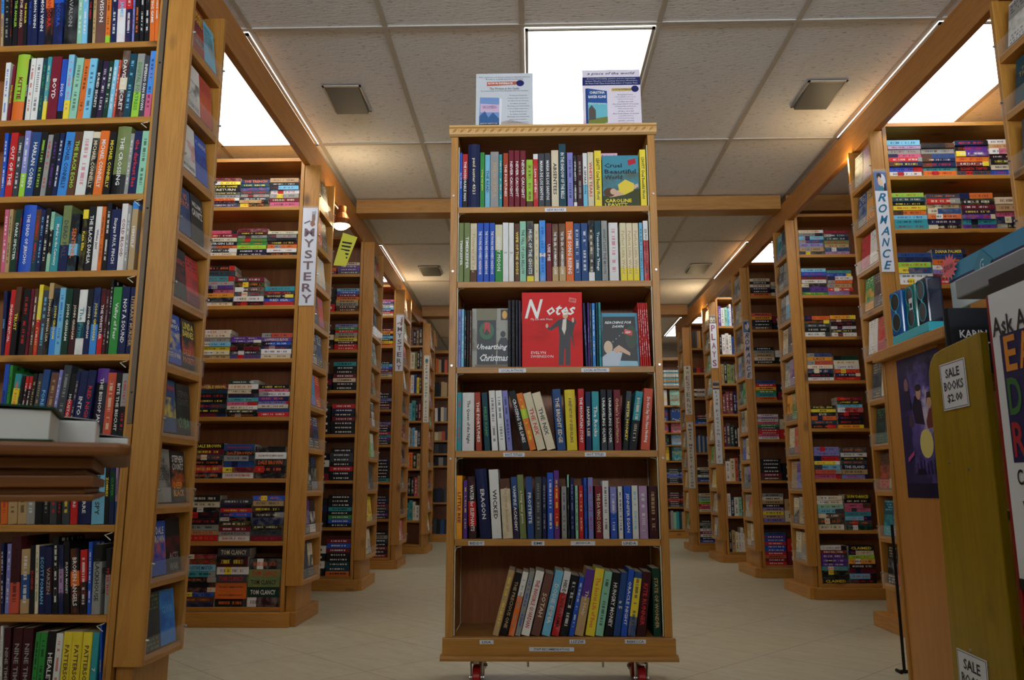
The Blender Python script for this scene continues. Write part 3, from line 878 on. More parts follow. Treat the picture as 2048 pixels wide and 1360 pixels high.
('L1', 8, 0.315, '''
-0.3757 0.0102 0.2135 -6.3 n - w
-0.3646 0.0149 0.2108 -4.0 v - w
-0.3490 0.0318 0.2326 -4.1 O M@.4-1 k
-0.3150 0.0289 0.1944 -4.6 a D@.22-.6 w
-0.2850 0.0160 0.2053 -4.8 k - r EUGENE
-0.2680 0.0118 0.2077 -4.9 e - g
-0.2553 0.0215 0.2039 -5.1 n - c SCOTT FORMAN
-0.2330 0.0213 0.2010 -5.2 n M@.3-.7 s VARZEN
-0.2106 0.0191 0.2315 -5.3 k - w
-0.1907 0.0149 0.2077 -5.4 n V@.3-.65 n
-0.1749 0.0181 0.2194 -5.5 k - w SUJATA MASSEY
-0.1512 0.0281 0.1969 -6.1 k o@.42-.65 w BROKEN ANGELS
-0.1223 0.0224 0.1931 -5.0 k r@.5-1 w
-0.0990 0.0117 0.2176 -4.0 b - w
-0.0859 0.0281 0.2090 -2.7 s k@.75-1 k BLACKHOUSE
-0.0447 0.0162 0.1972 -3.1 s k@.6-1 r PETER MAY
'''),
('L1', 9, 0.052, '''
-0.3524 0.0087 0.2275 -4.8 w - s
-0.3431 0.0217 0.2212 -4.2 M - s NINE TIMES
-0.3205 0.0302 0.2212 -2.1 M - s NINE TIMES
-0.2895 0.0322 0.2215 -1.8 M - s NINE TIMES
-0.2564 0.0157 0.2087 0.0 g - k
-0.2395 0.0214 0.2089 0.0 g - k
-0.2172 0.0280 0.2129 0.0 k - w HEALEY
-0.1884 0.0218 0.2074 0.0 w - r
-0.1658 0.0279 0.2124 0.0 y - u PATTERSON 4
-0.1370 0.0320 0.2126 0.0 y - u PATTERSON 6
-0.1042 0.0299 0.2110 0.0 y - u PATTERSON 6
-0.0722 0.0205 0.2103 0.0 t - w 7
-0.0354 0.0069 0.2349 -4.3 b - y PATTERSON
'''),
]
# ------------------------------------------------------------------ wheeled bookcase in the middle
CX0, CX1, CY = -.308, .481, 2.90
def wheeled_case():
    r = tag(empty('wheeled_bookcase', (0, CY, 0)), 'wheeled pine bookcase with carved top edge standing in the middle of the aisle', 'bookcase')
    W = .028
    for a in (CX0, CX1 - W):
        MB().box(a, a + W, 0, .30, .185, 2.058).build('side_panel', WZ, r, bevel=.002)
    MB().box(CX0 + W, CX1 - W, .285, .292, .185, 2.04).build('back_panel', PLYRED, r)
    MB().box(CX0 - .002, CX1 + .002, -.006, .306, 2.058, 2.066).build('top_board', WX, r)
    m = MB()
    m.prism([(-.006, 2.040), (-.016, 2.046), (-.019, 2.056), (-.016, 2.068), (-.024, 2.072), (-.024, 2.079), (.0, 2.079), (.0, 2.040)], 'x', CX0 - .006, CX1 + .006)
    cm = m.build('crown_molding', plain('carved_maple', (214, 170, 108), 0.45), r)
    e = MB(); n = 27; st = (CX1 - CX0) / n
    for i in range(n):
        x = CX0 + st * (i + .5)
        e.tube([(x - st * .28, -.0165, 2.052), (x, -.021, 2.059), (x + st * .28, -.0165, 2.066)], [.002, .0048, .002], 6)
        e.tube([(x + st * .42, -.0165, 2.050), (x + st * .5, -.019, 2.064)], .0014, 5)
    e.build('egg_carving', plain('carved_maple_relief', (204, 154, 92), 0.45), cm)
    for z in (1.755, 1.460, 1.135, .828, .517):
        MB().box(CX0 + W + .001, CX1 - W - .001, .002, .284, z - .024, z).build('shelf', WX, r, bevel=.002)
    MB().box(CX0 + W + .001, CX1 - W - .001, -.001, .284, .160, .187).build('shelf', WX, r, bevel=.002)
    MB().box(CX0 - .008, CX1 + .008, -.014, -.0015, .128, .186).build('base_board', WX, r, bevel=.003)
    MB().prism([(-.032, .112), (-.032, .119), (-.027, .127), (-.016, .131), (.0, .131), (.0, .112)], 'x', CX0 - .014, CX1 + .014).build('base_molding', WX, r)
    MB().box(CX0 - .006, CX1 + .006, .0, .312, .112, .159).build('base_frame', WX, r)
    for x in (CX0 + W + .0015, CX1 - W - .0045):
        s = 1 if x < 0 else -1
        MB().box(x, x + .003, .003, .016, .19, 2.0).build('shelf_standard', CREAMMETAL, r)
        MB().box(x, x + .003, .25, .263, .19, 2.0).build('shelf_standard', CREAMMETAL, r)
        for z in (1.755, 1.460, 1.135, .828, .517):
            m = MB(); xx = x + .0015 + s * .003
            m.tube([(xx, .004, z - .04), (xx + s * .004, .0, z - .030), (xx + s * .022, .002, z - .0265)], .0016, 6)
            m.tube([(xx, .25, z - .04), (xx + s * .004, .246, z - .034), (xx + s * .02, .246, z - .030)], .0016, 6)
            m.build('shelf_clip', METAL, r)
    for z in (1.80, 1.50, 1.14, .8):
        for x in (CX0 + .012, CX1 - .012):
            m = MB(); m.tube([(x, -.003, z), (x, .001, z)], .0042, 10); m.build('screw', METAL, r)
    for x in (-.02, .24):
        MB().tube([(x, .02, .112), (x, .02, .085)], .004, 8).build('levelling_bolt', METAL, r)
    for x, y in ((-.2, .05), (.375, .05), (-.2, .25), (.375, .25)):
        c = MB().box(x - .032, x + .032, y - .03, y + .03, .105, .1118).build('caster', METAL, r, bevel=.002)
        f = MB(); f.tube([(x, y, .105), (x, y, .092)], .022, 14)
        for sx in (-1, 1):
            f.prism([(y - .026, .096), (y + .026, .096), (y + .014, .03), (y - .002, .03)], 'x', x + sx * .020 - .0015, x + sx * .020 + .0015)
        f.tube([(x - .026, y + .006, .042), (x + .026, y + .006, .042)], .006, 8)
        f.build('fork', METAL, c)
        w = MB(); prof = []
        ring = [(-.014, .034), (-.014, .037), (-.011, .041), (.011, .041), (.014, .037), (.014, .034)]
        N = 28
        for i in range(N):
            a0, a1 = 2 * math.pi * i / N, 2 * math.pi * (i + 1) / N
            P = lambda q, a: (x + q[0], y + .006 + math.cos(a) * q[1], .0415 + math.sin(a) * q[1])
            rr = [(-.014, .008)] + ring + [(.014, .008)]
            for qa, qb in zip(rr, rr[1:]): w.face([P(qa, a0), P(qb, a0), P(qb, a1), P(qa, a1)])
        w.build('wheel', REDPLASTIC, c, smooth=True)
    def card(x0, x1, z0, z1, s, y=-.003):
        c = MB().box(x0, x1, y - .0012, y + .001, z0, z1).build('label_strip', WHITE, r)
        lettering(s, c, ((x0 + x1) / 2, y - .0016, (z0 + z1) / 2), (1, 0, 0), (0, 0, 1), (x1 - x0) * .8, (z1 - z0) * .62, lin(50, 66, 96))
    card(.054, .135, 1.732, 1.747, 'NEW BOOKS', .0005); card(-.122, -.021, 1.113, 1.128, 'LOCAL AUTHORS', .0005); card(.182, .285, 1.113, 1.128, 'LOCAL AUTHORS', .0005)
    card(-.105, -.028, .806, .821, 'HOT TITLES', .0005); card(.189, .265, .806, .821, 'HOT TITLES', .0005)
    card(-.229, -.172, .495, .510, 'BIDDY', .0005); card(-.005, .041, .495, .510, 'EMI', .0005); card(.134, .22, .495, .510, 'JESSICA', .0005); card(.314, .37, .495, .510, 'LINDA', .0005)
    card(-.186, -.138, .166, .179, 'LISA', -.0155); card(.124, .178, .168, .181, 'LIZZIE', -.0155); card(.314, .386, .169, .182, 'REBECCA', -.0155)
    card(-.015, .139, .143, .156, 'STAFF RECOMMENDATIONS', -.0155)
wheeled_case()

# ------------------------------------------------------------------ upright books
def spine_title(o, s, T, H, col, hi=.86, lo=.12, front_y=-.0004):
    L = H * (hi - lo); zc = H * (hi + lo) / 2
    lettering(s, o, (T / 2, front_y, zc), (0, 0, -1), (1, 0, 0), L * min(1, .22 + len(s) * .06), min(T * .5, .0145), col, name='title', stretch=1.5)

SHN = {'C': 6, 'L1': 9}
def place_upright():
    for case, sh, z, txt in UPRIGHT:
        rows = [l.strip() for l in txt.strip().splitlines()]
        n = len(rows)
        if case == 'C': org, th, where, name, cat = Vector((-.28, 2.905, 0)), 0.0, 'wheeled bookcase', 'book', 'book'
        else: org, th, where, name, cat = Vector((-1.275, 2.52, 0)), R(2), 'near left bookcase', 'trade_paperback', 'paperback'
        grp = f'upright books on the {shelf_word(sh, SHN[case])} shelf of the {where}'
        for i, l in enumerate(rows):
            p = l.split(' ', 7); a, T, H, lean = map(float, p[:4]); ti = p[7] if len(p) > 7 else ''
            base, (ac, lo, hi), ink = pc(p[4]), parse_alt(p[5]), pc(p[6])
            alt = pc(ac) if ac else tuple(q * .55 for q in base[:3]) + (1,)
            T = max(.005, T - .0006)
            big = T > .036 or (case == 'C' and H > .25 and T > .03)
            D = .14 if H < .24 else .155
            recess = rnd.uniform(0, .004)
            m, pg = book_mesh(T, H, D, hard=big, pages_child=True)
            o = m.build(name, [SPINE, BOARD, BOARD if case == 'C' else FRONT])
            pg.build('pages', PAGES, o)
            ang = R(lean)
            # lean: rotate about y; keep the lowest corner on the shelf
            if lean > 0: px, dx = a + T * math.cos(ang), -T      # pivot at the right bottom corner
            else: px, dx = a, 0
            F = Matrix.Translation(org) @ Matrix.Rotation(-th, 4, 'Z')
            M = F @ Matrix.Translation((px, recess, z + .0003)) @ Matrix.Rotation(ang, 4, 'Y') @ Matrix.Translation((dx, 0, 0))
            o.matrix_world = M
            style_book(o, jitter(base, .06), alt, ink, lo, hi, 0.0 if ti else 1.0)
            if ti: spine_title(o, ti, T, H, ink, front_y=-.0005)
            if case == 'C':
                pos = f'{ORD[i + 1]} from the left'
            else:
                pos = f'{ORD[n - i]} from the post'
            two = f' and {pn(ac)}' if ac and ac != p[4] else ''
            size = 'thin ' if T < .012 else 'thick ' if T > .034 else ''
            ld = 'leaning ' if abs(lean) > 6 else ''
            kindw = 'book' if case == 'C' else 'paperback'
            tag(o, f'{size}{pn(p[4])}{two} {kindw}, {ld}{pos}, {shelf_word(sh, SHN[case])} shelf, {where}', cat, grp)
place_upright()

# ------------------------------------------------------------------ face-out books and art
def front_art(o, T, D, H, polys):
    """printed shapes on the front cover; u across, v up, 0..1"""
    m = MB(); mats = []
    for k, (c, pts) in enumerate(polys):
        mat = bpy.data.materials.get('print_' + '_'.join(map(str, c))) or plain('print_' + '_'.join(map(str, c)), c, .35)
        if mat not in mats: mats.append(mat)
        x = T + .0002 + .00006 * k
        m.face([(x, u * D, v * H) for u, v in pts], mats.index(mat))
    return m.build('cover_picture', mats, o)

def oval(cx, cy, rx, ry, n=16, a0=0):
    return [(cx + rx * math.cos(a0 + 2 * math.pi * k / n), cy + ry * math.sin(a0 + 2 * math.pi * k / n)) for k in range(n)]

def faceout(name, label, cat, x, y, z, T, D, H, base, alt, ink, marks=0, lo=2, hi=3, tilt=0, facing='-y', group=None, hard=False):
    m, pg = book_mesh(T, H, D, hard=hard, pages_child=True)
    o = m.build(name, [SPINE, BOARD, FRONT]); pg.build('pages', PAGES, o)
    rz = {'-y': -90, '+x': 0, '-x': 180}[facing]
    M = Matrix.Translation((x, y, z + T * math.sin(R(tilt)))) @ Matrix.Rotation(R(rz), 4, 'Z') @ Matrix.Rotation(R(-tilt), 4, 'Y') @ Matrix.Translation((-T, 0, 0))
    o.matrix_world = M
    style_book(o, base, alt, ink, lo, hi, marks)
    tag(o, label, cat, group); return o
def ftext(o, T, D, H, s, u, v, w, h, col, style='b', stretch=1.8):
    return lettering(s, o, (T + .0012, u * D, v * H), (0, 1, 0), (0, 0, 1), w * D, h * H, col, style, 'cover_title', stretch)

WH, BK = lin(238, 238, 236), lin(14, 14, 18)
# Cruel Beautiful World
T, D, H = .02, .140, .209
o = faceout('book', 'teal face-out novel with black title and sleeping figure, top shelf, wheeled bookcase', 'book', .278, 2.912, 1.7555, T, D, H, lin(70, 140, 160), lin(90, 90, 60), WH, tilt=2)
front_art(o, T, D, H, [((66, 70, 40), [(0, 0), (1, 0), (1, .34), (0, .20)]), ((214, 176, 150), [(.05, .22), (.3, .30), (.62, .33), (.96, .44), (.98, .38), (.6, .22), (.2, .17)]),
    ((92, 62, 40), oval(.18, .27, .16, .09)), ((214, 176, 150), oval(.29, .285, .09, .06)), ((232, 206, 70), [(.42, .42), (.62, .52), (.86, .44), (.84, .30), (.6, .22), (.45, .28)]), ((190, 40, 60), [(.72, .80), (.93, .84), (.91, .94), (.70, .90)])])
for s, v in (('Cruel', .80), ('Beautiful', .68), ('World', .565)): ftext(o, T, D, H, s, .06 + .43 * (len(s) / 9), v, .86 * len(s) / 9, .085, lin(12, 30, 40))
ftext(o, T, D, H, 'CAROLINE', .42, .105, .72, .07, lin(236, 220, 40)); ftext(o, T, D, H, 'LEAVITT', .36, .025, .62, .06, lin(236, 220, 40))
# pink shelf-talker behind it
r = MB().box(0, .069, 0, .0008, 0, .235).build('shelf_card', plain('pink_card', (226, 178, 200), .6))
r.location = (.273, 2.955, 1.7555); tag(r, 'pink handwritten Rebecca card sticking up behind the face-out novel on the top shelf', 'card')
lettering("Rebecca's", r, (.034, -.0004, .222), (1, 0, 0), (0, 0, 1), .056, .012, lin(80, 40, 90), 'bi')
lettering('PICK', r, (.036, -.0004, .205), (1, 0, 0), (0, 0, 1), .024, .01, lin(150, 90, 40), 'bi')
# Unearthing Christmas
T, D, H = .014, .139, .226
o = faceout('book', 'face-out grey paperback with wreath on a door, third shelf, wheeled bookcase', 'book', -.224, 2.925, 1.1355, T, D, H, lin(170, 168, 160), lin(120, 110, 96), WH, tilt=1)
front_art(o, T, D, H, [((30, 32, 30), [(.1, .05), (1, .05), (1, .0), (.1, .0)]), ((120, 112, 84), [(.12, 1), (.68, 1), (.68, .80), (.12, .80)]), ((26, 36, 34), [(.14, .80), (.66, .80), (.66, .05), (.14, .05)]),
    ((40, 100, 60), oval(.4, .62, .2, .15)), ((26, 36, 34), oval(.4, .62, .1, .075)), ((190, 30, 36), [(.34, .76), (.48, .76), (.5, .56), (.40, .66), (.32, .56)]), ((60, 44, 30), [(.78, .98), (.99, .98), (.99, .80), (.78, .80)]),
    ((230, 170, 60), oval(.885, .89, .07, .07)), ((34, 36, 44), oval(.84, .56, .07, .055)), ((34, 36, 44), [(.68, .05), (.70, .4), (.78, .5), (.92, .5), (1, .42), (1, .05)]), ((110, 90, 60), [(.1, .05), (1, .05), (1, 0), (.1, 0)])])
ftext(o, T, D, H, 'Unearthing', .55, .335, .82, .12, WH, 'bi'); ftext(o, T, D, H, 'Christmas', .60, .165, .76, .12, WH, 'bi')
# Notes
T, D, H = .016, .226, .285
o = faceout('book', 'large red face-out book titled Notes with conductor in tailcoat, third shelf, wheeled bookcase', 'book', -.036, 2.912, 1.1355, T, D, H, lin(222, 30, 26), lin(190, 24, 22), WH, tilt=2)
front_art(o, T, D, H, [((24, 20, 24), [(.60, .02), (.68, .02), (.70, .24), (.72, .24), (.71, .02), (.79, .02), (.80, .42), (.86, .23), (.84, .44), (.87, .55), (.90, .58), (.88, .64), (.82, .60), (.74, .64), (.66, .64), (.60, .62), (.47, .52), (.43, .53), (.42, .51), (.48, .48), (.60, .54), (.62, .43)]),
    ((226, 214, 200), [(.68, .63), (.74, .64), (.73, .50), (.70, .42), (.66, .50)]), ((224, 180, 150), oval(.72, .685, .045, .045)), ((214, 170, 100), oval(.722, .722, .052, .030)), ((224, 180, 150), oval(.415, .545, .022, .03)), ((224, 180, 150), oval(.845, .62, .02, .035)),
    ((240, 110, 96), [(.79, .93), (.91, .91), (.90, .85), (.78, .87)])])
ftext(o, T, D, H, 'N', .20, .775, .30, .26, WH, 'bi', 2.5); ftext(o, T, D, H, 'otes', .65, .755, .48, .14, WH, 'bi', 2.5)
ftext(o, T, D, H, 'My Life with Music', .33, .63, .36, .035, WH, ''); ftext(o, T, D, H, 'EVELYN', .27, .185, .24, .035, WH, ''); ftext(o, T, D, H, 'SWENSSON', .33, .135, .37, .035, WH, ''); ftext(o, T, D, H, 'NEW', .845, .89, .09, .03, lin(120, 20, 20))
# Reaching for Dawn
T, D, H = .014, .137, .205
o = faceout('book', 'face-out paperback with child blowing bubbles, third shelf, wheeled bookcase', 'book', .262, 2.922, 1.1355, T, D, H, lin(90, 160, 190), lin(60, 90, 100), WH, tilt=2)
front_art(o, T, D, H, [((30, 30, 26), [(.03, .93), (.92, .93), (.97, .0), (.0, .0)]), ((44, 60, 30), oval(.8, .55, .16, .22)), ((150, 200, 220), [(.0, .0), (.97, .0), (.95, .10), (.0, .12)]), ((222, 190, 160), oval(.17, .36, .12, .12)),
    ((196, 206, 220), [(.0, .02), (.45, .02), (.55, .26), (.30, .30), (.12, .24), (0, .18)]), ((222, 180, 150), [(.30, .32), (.46, .40), (.76, .26), (.76, .20), (.50, .28), (.38, .24)]), ((220, 60, 50), [(.62, .70), (.84, .66), (.82, .57), (.60, .61)])] +
    [((170, 176, 190), oval(.3 + .09 * (q % 5), .46 + .055 * q, .016, .012, 8)) for q in range(5)])
ftext(o, T, D, H, 'REACHING FOR', .45, .82, .72, .05, WH, 'bi'); ftext(o, T, D, H, 'DAWN', .45, .745, .32, .05, WH, 'bi'); ftext(o, T, D, H, 'NEW', .72, .635, .14, .04, WH, 'b')
# dark teal and blue slim backing books either side are in the upright rows

# ------------------------------------------------------------------ promotional cards on top of the wheeled bookcase
def easel_card(label, x0, x1, z0, z1, base, lean, polys, texts, top_in=0.0):
    r = tag(empty('display_card', (x0, 2.985, z0)), label, 'sign', 'promotional cards on the wheeled bookcase')
    w, h = x1 - x0, z1 - z0; rot = Matrix.Rotation(R(-lean), 4, 'X')
    b = MB().box(0, w, 0, .003, 0, h).build('card_board', plain('card_' + label[:6].replace(' ', '_'), base, .45), r)
    b.matrix_local = rot
    m = MB(); mats = []
    for k, (c, pts) in enumerate(polys):
        mat = bpy.data.materials.get('print_' + '_'.join(map(str, c))) or plain('print_' + '_'.join(map(str, c)), c, .4)
        if mat not in mats: mats.append(mat)
        m.face([(u * w, -.0003 - .0001 * k, v * h) for u, v in pts], mats.index(mat))
    m.build('printed_picture', mats, b)
    for s, u, v, ww, hh, col, st in texts:
        lettering(s, b, (u * w, -.0026, v * h), (1, 0, 0), (0, 0, 1), ww * w, hh * h, col, st, 'lettering', 1.8)
    e = MB().box(w * .4, w * .6, .004, .006, 0, h * .7).build('easel_leg', WHITE, r); e.matrix_local = Matrix.Translation((0, .004, 0)) @ Matrix.Rotation(R(-lean - 8), 4, 'X')
NAV, GR = lin(36, 44, 100), lin(70, 74, 90)
tx = [('The authors of these extraordinary stories', .5, .935, .9, .022, GR, ''), ('from a celebrated moment', .5, .905, .66, .020, GR, ''), ('NOW IN PAPERBACK', .43, .835, .44, .034, WH, 'b'), ('The Women in the Castle', .5, .755, .52, .035, GR, ''), ('The Instant New York Times Bestseller by Jessica Shattuck', .5, .715, .84, .022, GR, ''),
      ('WOMEN', .235, .46, .24, .05, lin(150, 110, 150), ''), ('JESSICA SHATTUCK', .23, .20, .3, .024, WH, '')]
for k in range(14): tx.append((['Moving and masterful', 'a plot that surprises', 'an absorbing history', 'a rare novel'][k % 4], .74, .64 - k * .042, .42 if k % 3 else .3, .018, GR, ''))
easel_card('pale promotional card with book picture, the left of two on the wheeled bookcase', -.220, .012, 2.080, 2.366, (202, 206, 212), 4,
    [((176, 166, 160), [(0, 0), (1, 0), (1, .18), (.6, .26), (0, .14)]), ((190, 92, 66), [(.19, .80), (.70, .815), (.72, .87), (.19, .865)]), ((34, 36, 96), oval(.775, .84, .07, .05)),
     ((120, 150, 200), [(.07, .62), (.41, .61), (.41, .14), (.06, .16)]), ((206, 180, 206), [(.08, .52), (.41, .5), (.41, .38), (.08, .38)]), ((60, 100, 150), [(.06, .32), (.16, .40), (.22, .30), (.30, .38), (.41, .28), (.41, .2), (.06, .2)]), ((20, 28, 56), [(.06, .2), (.41, .2), (.41, .14), (.06, .16)]), ((226, 228, 232), [(.41, .61), (.46, .59), (.44, .12), (.41, .14)])], tx)
tx = [('a piece of the world', .5, .935, .82, .05, NAV, 'i'), ('A novel of friendship, passion, and art, inspired by', .5, .855, .84, .024, WH, ''), ("Andrew Wyeth's iconic painting Christina's World from", .5, .82, .9, .024, WH, ''), ('the New York Times bestselling author of Orphan Train', .5, .785, .9, .024, WH, ''),
      ('NOW IN PAPERBACK', .68, .69, .32, .024, NAV, ''), ('CHRISTINA', .25, .645, .26, .04, WH, 'b'), ('BAKER KLINE', .25, .58, .3, .04, WH, 'b'), ('A PIECE OF THE WORLD', .25, .475, .32, .024, WH, '')]
for k in range(15): tx.append((['the best kind of novel', 'a beautifully told story', 'vivid and moving', 'of the world'][k % 4], .73, .61 - k * .036, .44 if k % 3 else .26, .016, NAV, ''))
easel_card('white and pink promotional card with blue banner, the right of two on the wheeled bookcase', .213, .448, 2.080, 2.376, (226, 216, 228), 4,
    [((38, 46, 104), [(0, .76), (1, .76), (1, .885), (0, .885)]), ((226, 190, 206), [(0, 0), (.85, 0), (.9, .08), (.45, .12), (.1, .24), (0, .22)]), ((214, 186, 110), [(.50, .665), (.84, .665), (.84, .715), (.50, .715)]), ((34, 36, 96), oval(.905, .70, .065, .05)),
     ((40, 64, 130), [(.05, .71), (.09, .715), (.09, .12), (.05, .16)]), ((44, 84, 150), [(.09, .715), (.42, .67), (.42, .48), (.09, .5)]), ((110, 186, 200), [(.09, .5), (.42, .48), (.42, .24), (.09, .22)]), ((120, 130, 60), [(.09, .24), (.42, .28), (.42, .19), (.09, .12)]), ((90, 84, 80), [(.10, .40), (.15, .46), (.22, .38), (.22, .24), (.10, .23)])], tx)

# ------------------------------------------------------------------ stacked pocket paperbacks
def stacked(case, where, x_in, sgn, yf, zs, pitch, data, left_to_right=True):
    n_sh = len(zs)
    for sh, stacks in data:
        z0 = zs[sh - 1]
        for si, (cols, hgt) in enumerate(stacks):
            n = len(cols); k0 = hgt / n
            rel = [rnd.uniform(.8, 1.22) for _ in cols]; q = hgt / sum(rel)
            ts = [t * q for t in rel]
            z = z0 + .0004
            # position: stack index counted from the left
            cnt = len(stacks)
            if sgn < 0: xl = x_in - .006 - pitch * (cnt - si) + (pitch - .168)
            else: xl = x_in + .006 + pitch * si
            for i in range(n - 1, -1, -1):
                t = ts[i]; c = cols[i]; L = rnd.uniform(.160, .168)
                alt = rnd.choice('kwnreydsu'); ink = rnd.choice('weyokr') if c in 'knmMPFTdugpbr' else rnd.choice('knrmd')
                m, _ = book_mesh(t - .0004, L, .104)
                o = m.build('pocket_paperback', [SPINE, BOARD, BOARD, PAGES])
                lo = rnd.choice([2, 2, .0, .55, .7]); hi = {2: 3, .0: rnd.uniform(.1, .35), .55: .75, .7: 1.1}[lo]
                yj = rnd.uniform(.004, .012)
                M = Matrix.Translation((xl + L + rnd.uniform(-.002, .002), yf + yj, z)) @ Matrix.Rotation(R(rnd.uniform(-.7, .7)), 4, 'Z') @ Matrix.Rotation(R(-90), 4, 'Y')
                o.matrix_world = M
                tt = STACK_TITLES.get((case, sh, si + 1, i + 1))
                style_book(o, jitter(pc(c), .10), pc(alt), pc(ink), lo if not tt else 2, hi if not tt else 3, 0 if tt else 1)
                if tt: lettering(tt, o, ((t - .0004) / 2, -.0005, L * .5), (0, 0, -1), (1, 0, 0), L * .8, t * .6, pc(ink), name='title')
                pos = 'top' if i == 0 else 'bottom' if i == n - 1 else ORD[i + 1] + ' down'
                if cnt == 1: st = 'of the stack'
                elif cnt == 2: st = 'of the ' + ('left stack', 'right stack')[si]
                elif cnt == 3: st = 'of the ' + ('left stack', 'middle stack', 'right stack')[si]
                else: st = 'of the ' + ('first stack', 'second stack', 'third stack', 'fourth stack')[si]
                tag(o, f'{pn(c)} pocket paperback lying {pos} {st}, {shelf_word(sh, n_sh)} shelf, {where}', 'pocket paperback', f'pocket paperbacks stacked on the {where}')
                z += t
STACK_TITLES = {('L2', 6, 1, 1): 'DALE BROWN', ('L2', 6, 2, 1): 'DALE BROWN  PLAN OF ATTACK', ('L2', 6, 2, 2): 'DALE BROWN', ('L2', 6, 2, 6): 'DALE BROWN SKY MASTERS', ('L2', 6, 3, 1): 'DALE BROWN', ('L2', 6, 3, 2): 'DALE BROWN STORMING HEAVEN',
    ('L2', 6, 3, 3): 'DALE BROWN', ('L2', 6, 3, 5): 'DALE BROWN Wings of Fire', ('L2', 7, 1, 7): 'HOCUS', ('L2', 7, 2, 8): 'HEARTSICK', ('L2', 8, 1, 2): 'LEE CHILD', ('L2', 8, 1, 3): 'POSITIVE MATCH', ('L2', 8, 2, 5): 'TOM CLANCY COMMAND AUTHORITY',
    ('L2', 8, 2, 6): 'TOM CLANCY COMMAND AUTHORITY', ('L2', 8, 2, 1): 'TOM CLANCY', ('L2', 8, 2, 4): 'TOM CLANCY', ('L2', 8, 3, 2): 'TOM CLANCY', ('L2', 8, 3, 3): 'TOM CLANCY', ('L2', 8, 3, 4): 'TOM CLANCY', ('L2', 1, 1, 3): 'YOUR NAME', ('L2', 1, 1, 4): 'RETURN',
    ('L2', 1, 2, 1): 'THE TRENCH', ('L2', 5, 1, 1): 'DOUBLE VISION', ('L2', 5, 1, 2): 'KILLER', ('L2', 4, 3, 2): 'LAWRENCE BLOCK', ('L2', 2, 1, 4): 'VIRGIN LIES', ('L2', 3, 3, 4): 'RED SEA', ('R1', 1, 3, 6): 'ELIZABETH  TEMPTED', ('R1', 3, 2, 1): 'DIANA PALMER',
    ('R2', 5, 1, 2): 'EVE', ('R2', 5, 1, 3): 'EVE', ('R2', 4, 1, 2): 'LACY', ('R2', 7, 2, 1): 'SUN DANCE', ('R2', 8, 2, 1): 'CLAIMED', ('R2', 8, 1, 9): 'CLAIMED', ('R2', 6, 2, 5): 'THE ISLAND'}
stacked('L2', 'second left bookcase', -1.295, -1, 4.215, ZS8, .168, [
    (1, [('mykkdsokn', .175), ('nTDdsdak', .165), ('akcwsmi', .170)]), (2, [('imekoke', .148), ('mksgglPk', .158), ('eskkowk', .140)]),
    (3, [('kdtspiYke', .228), ('mkudwk', .162), ('tmkbr', .108)]), (4, [('eescyea', .160), ('ppkmkD', .122), ('Opbnwe', .140)]),
    (5, [('mTkkdkm', .175), ('FeePtiekk', .198), ('kiwpveDr', .172)]), (6, [('kmdkrk', .185), ('DksDmw', .180), ('kwkkk', .168)]),
    (7, [('kekkksar', .235), ('dPrbkkmsw', .215), ('bakknkdm', .232)]), (8, [('muctkkkbun', .262), ('dkwdook', .292), ('kGGFM', .240)])])
stacked('R1', 'near right bookcase', 1.822, 1, 3.865, ZS8, .170, [
    (1, [('cVsirnbw', .195), ('ksDnnto', .175), ('nppomkd', .188), ('waikkeb', .195)]), (2, [('lTkyoctt', .195), ('TraDoPk', .185), ('okmPptp', .190), ('eaink', .165)]),
    (3, [('DnlDww', .165), ('nDowvmr', .182)]), (4, [('dkmkrkwk', .205)])])
stacked('R2', 'second right bookcase', 1.822, 1, 5.255, ZS8, .174, [
    (1, [('escDvad', .175), ('mTTGaDV', .172)]), (2, [('cbmwPpg', .185), ('tbwoarv', .170)]), (3, [('okdkw', .140), ('Ydkwkw', .145)]), (4, [('DYOenkw', .182), ('Fewrnr', .165)]),
    (5, [('kykoTk', .150), ('mkcrkkkY', .205)]), (6, [('vvrycOi', .205), ('dwkdnav', .200)]), (7, [('eeAcuke', .215), ('kkiitcdF', .225)]), (8, [('wmppptkkk', .232), ('kelYkmck', .230)])])

# ------------------------------------------------------------------ upright paperbacks farther off (each its own object)
def upright_far(where, x_in, sgn, yf, zs, width, data):
    for sh, cols in data:
        n = len(cols); z = zs[sh - 1]; gap = zs[sh - 2] - .022 - z if sh > 1 else .26
        w = [rnd.uniform(.7, 1.3) for _ in cols]; q = width / sum(w); x = x_in - .004 - width if sgn < 0 else x_in + .004
        lean = rnd.choice([0, 0, 7])
        for i, c in enumerate(cols):
            T = w[i] * q; H = rnd.uniform(.17, .225) if gap > .235 else rnd.uniform(.15, gap - .02)
            m, _ = book_mesh(T - .0008, H, .13)
            o = m.build('trade_paperback', [SPINE, BOARD, BOARD, PAGES])
            o.location = (x, yf + rnd.uniform(.004, .012), z + .0004)
            style_book(o, jitter(pc(c), .1), pc(rnd.choice('kwrnye')), pc('w' if c in 'knmMPFTdugpbr' else 'k'), 2, 3, 1)
            x += T
            tag(o, f'{pn(c)} upright paperback, {ORD[i + 1]} from the left, {shelf_word(sh, len(zs))} shelf, {where}', 'paperback', f'upright paperbacks on the {where}')
upright_far('fourth right bookcase', 1.835, 1, 7.705, ZS8, .20, [(1, 'pwAcwnTn'), (2, 'kwwwDDw'), (3, 'aFGGuk'), (4, 'mmmnnu'), (5, 'mdFkeu'), (6, 'weOTn'), (7, 'wTwAFw'), (8, 'kaewwey')])
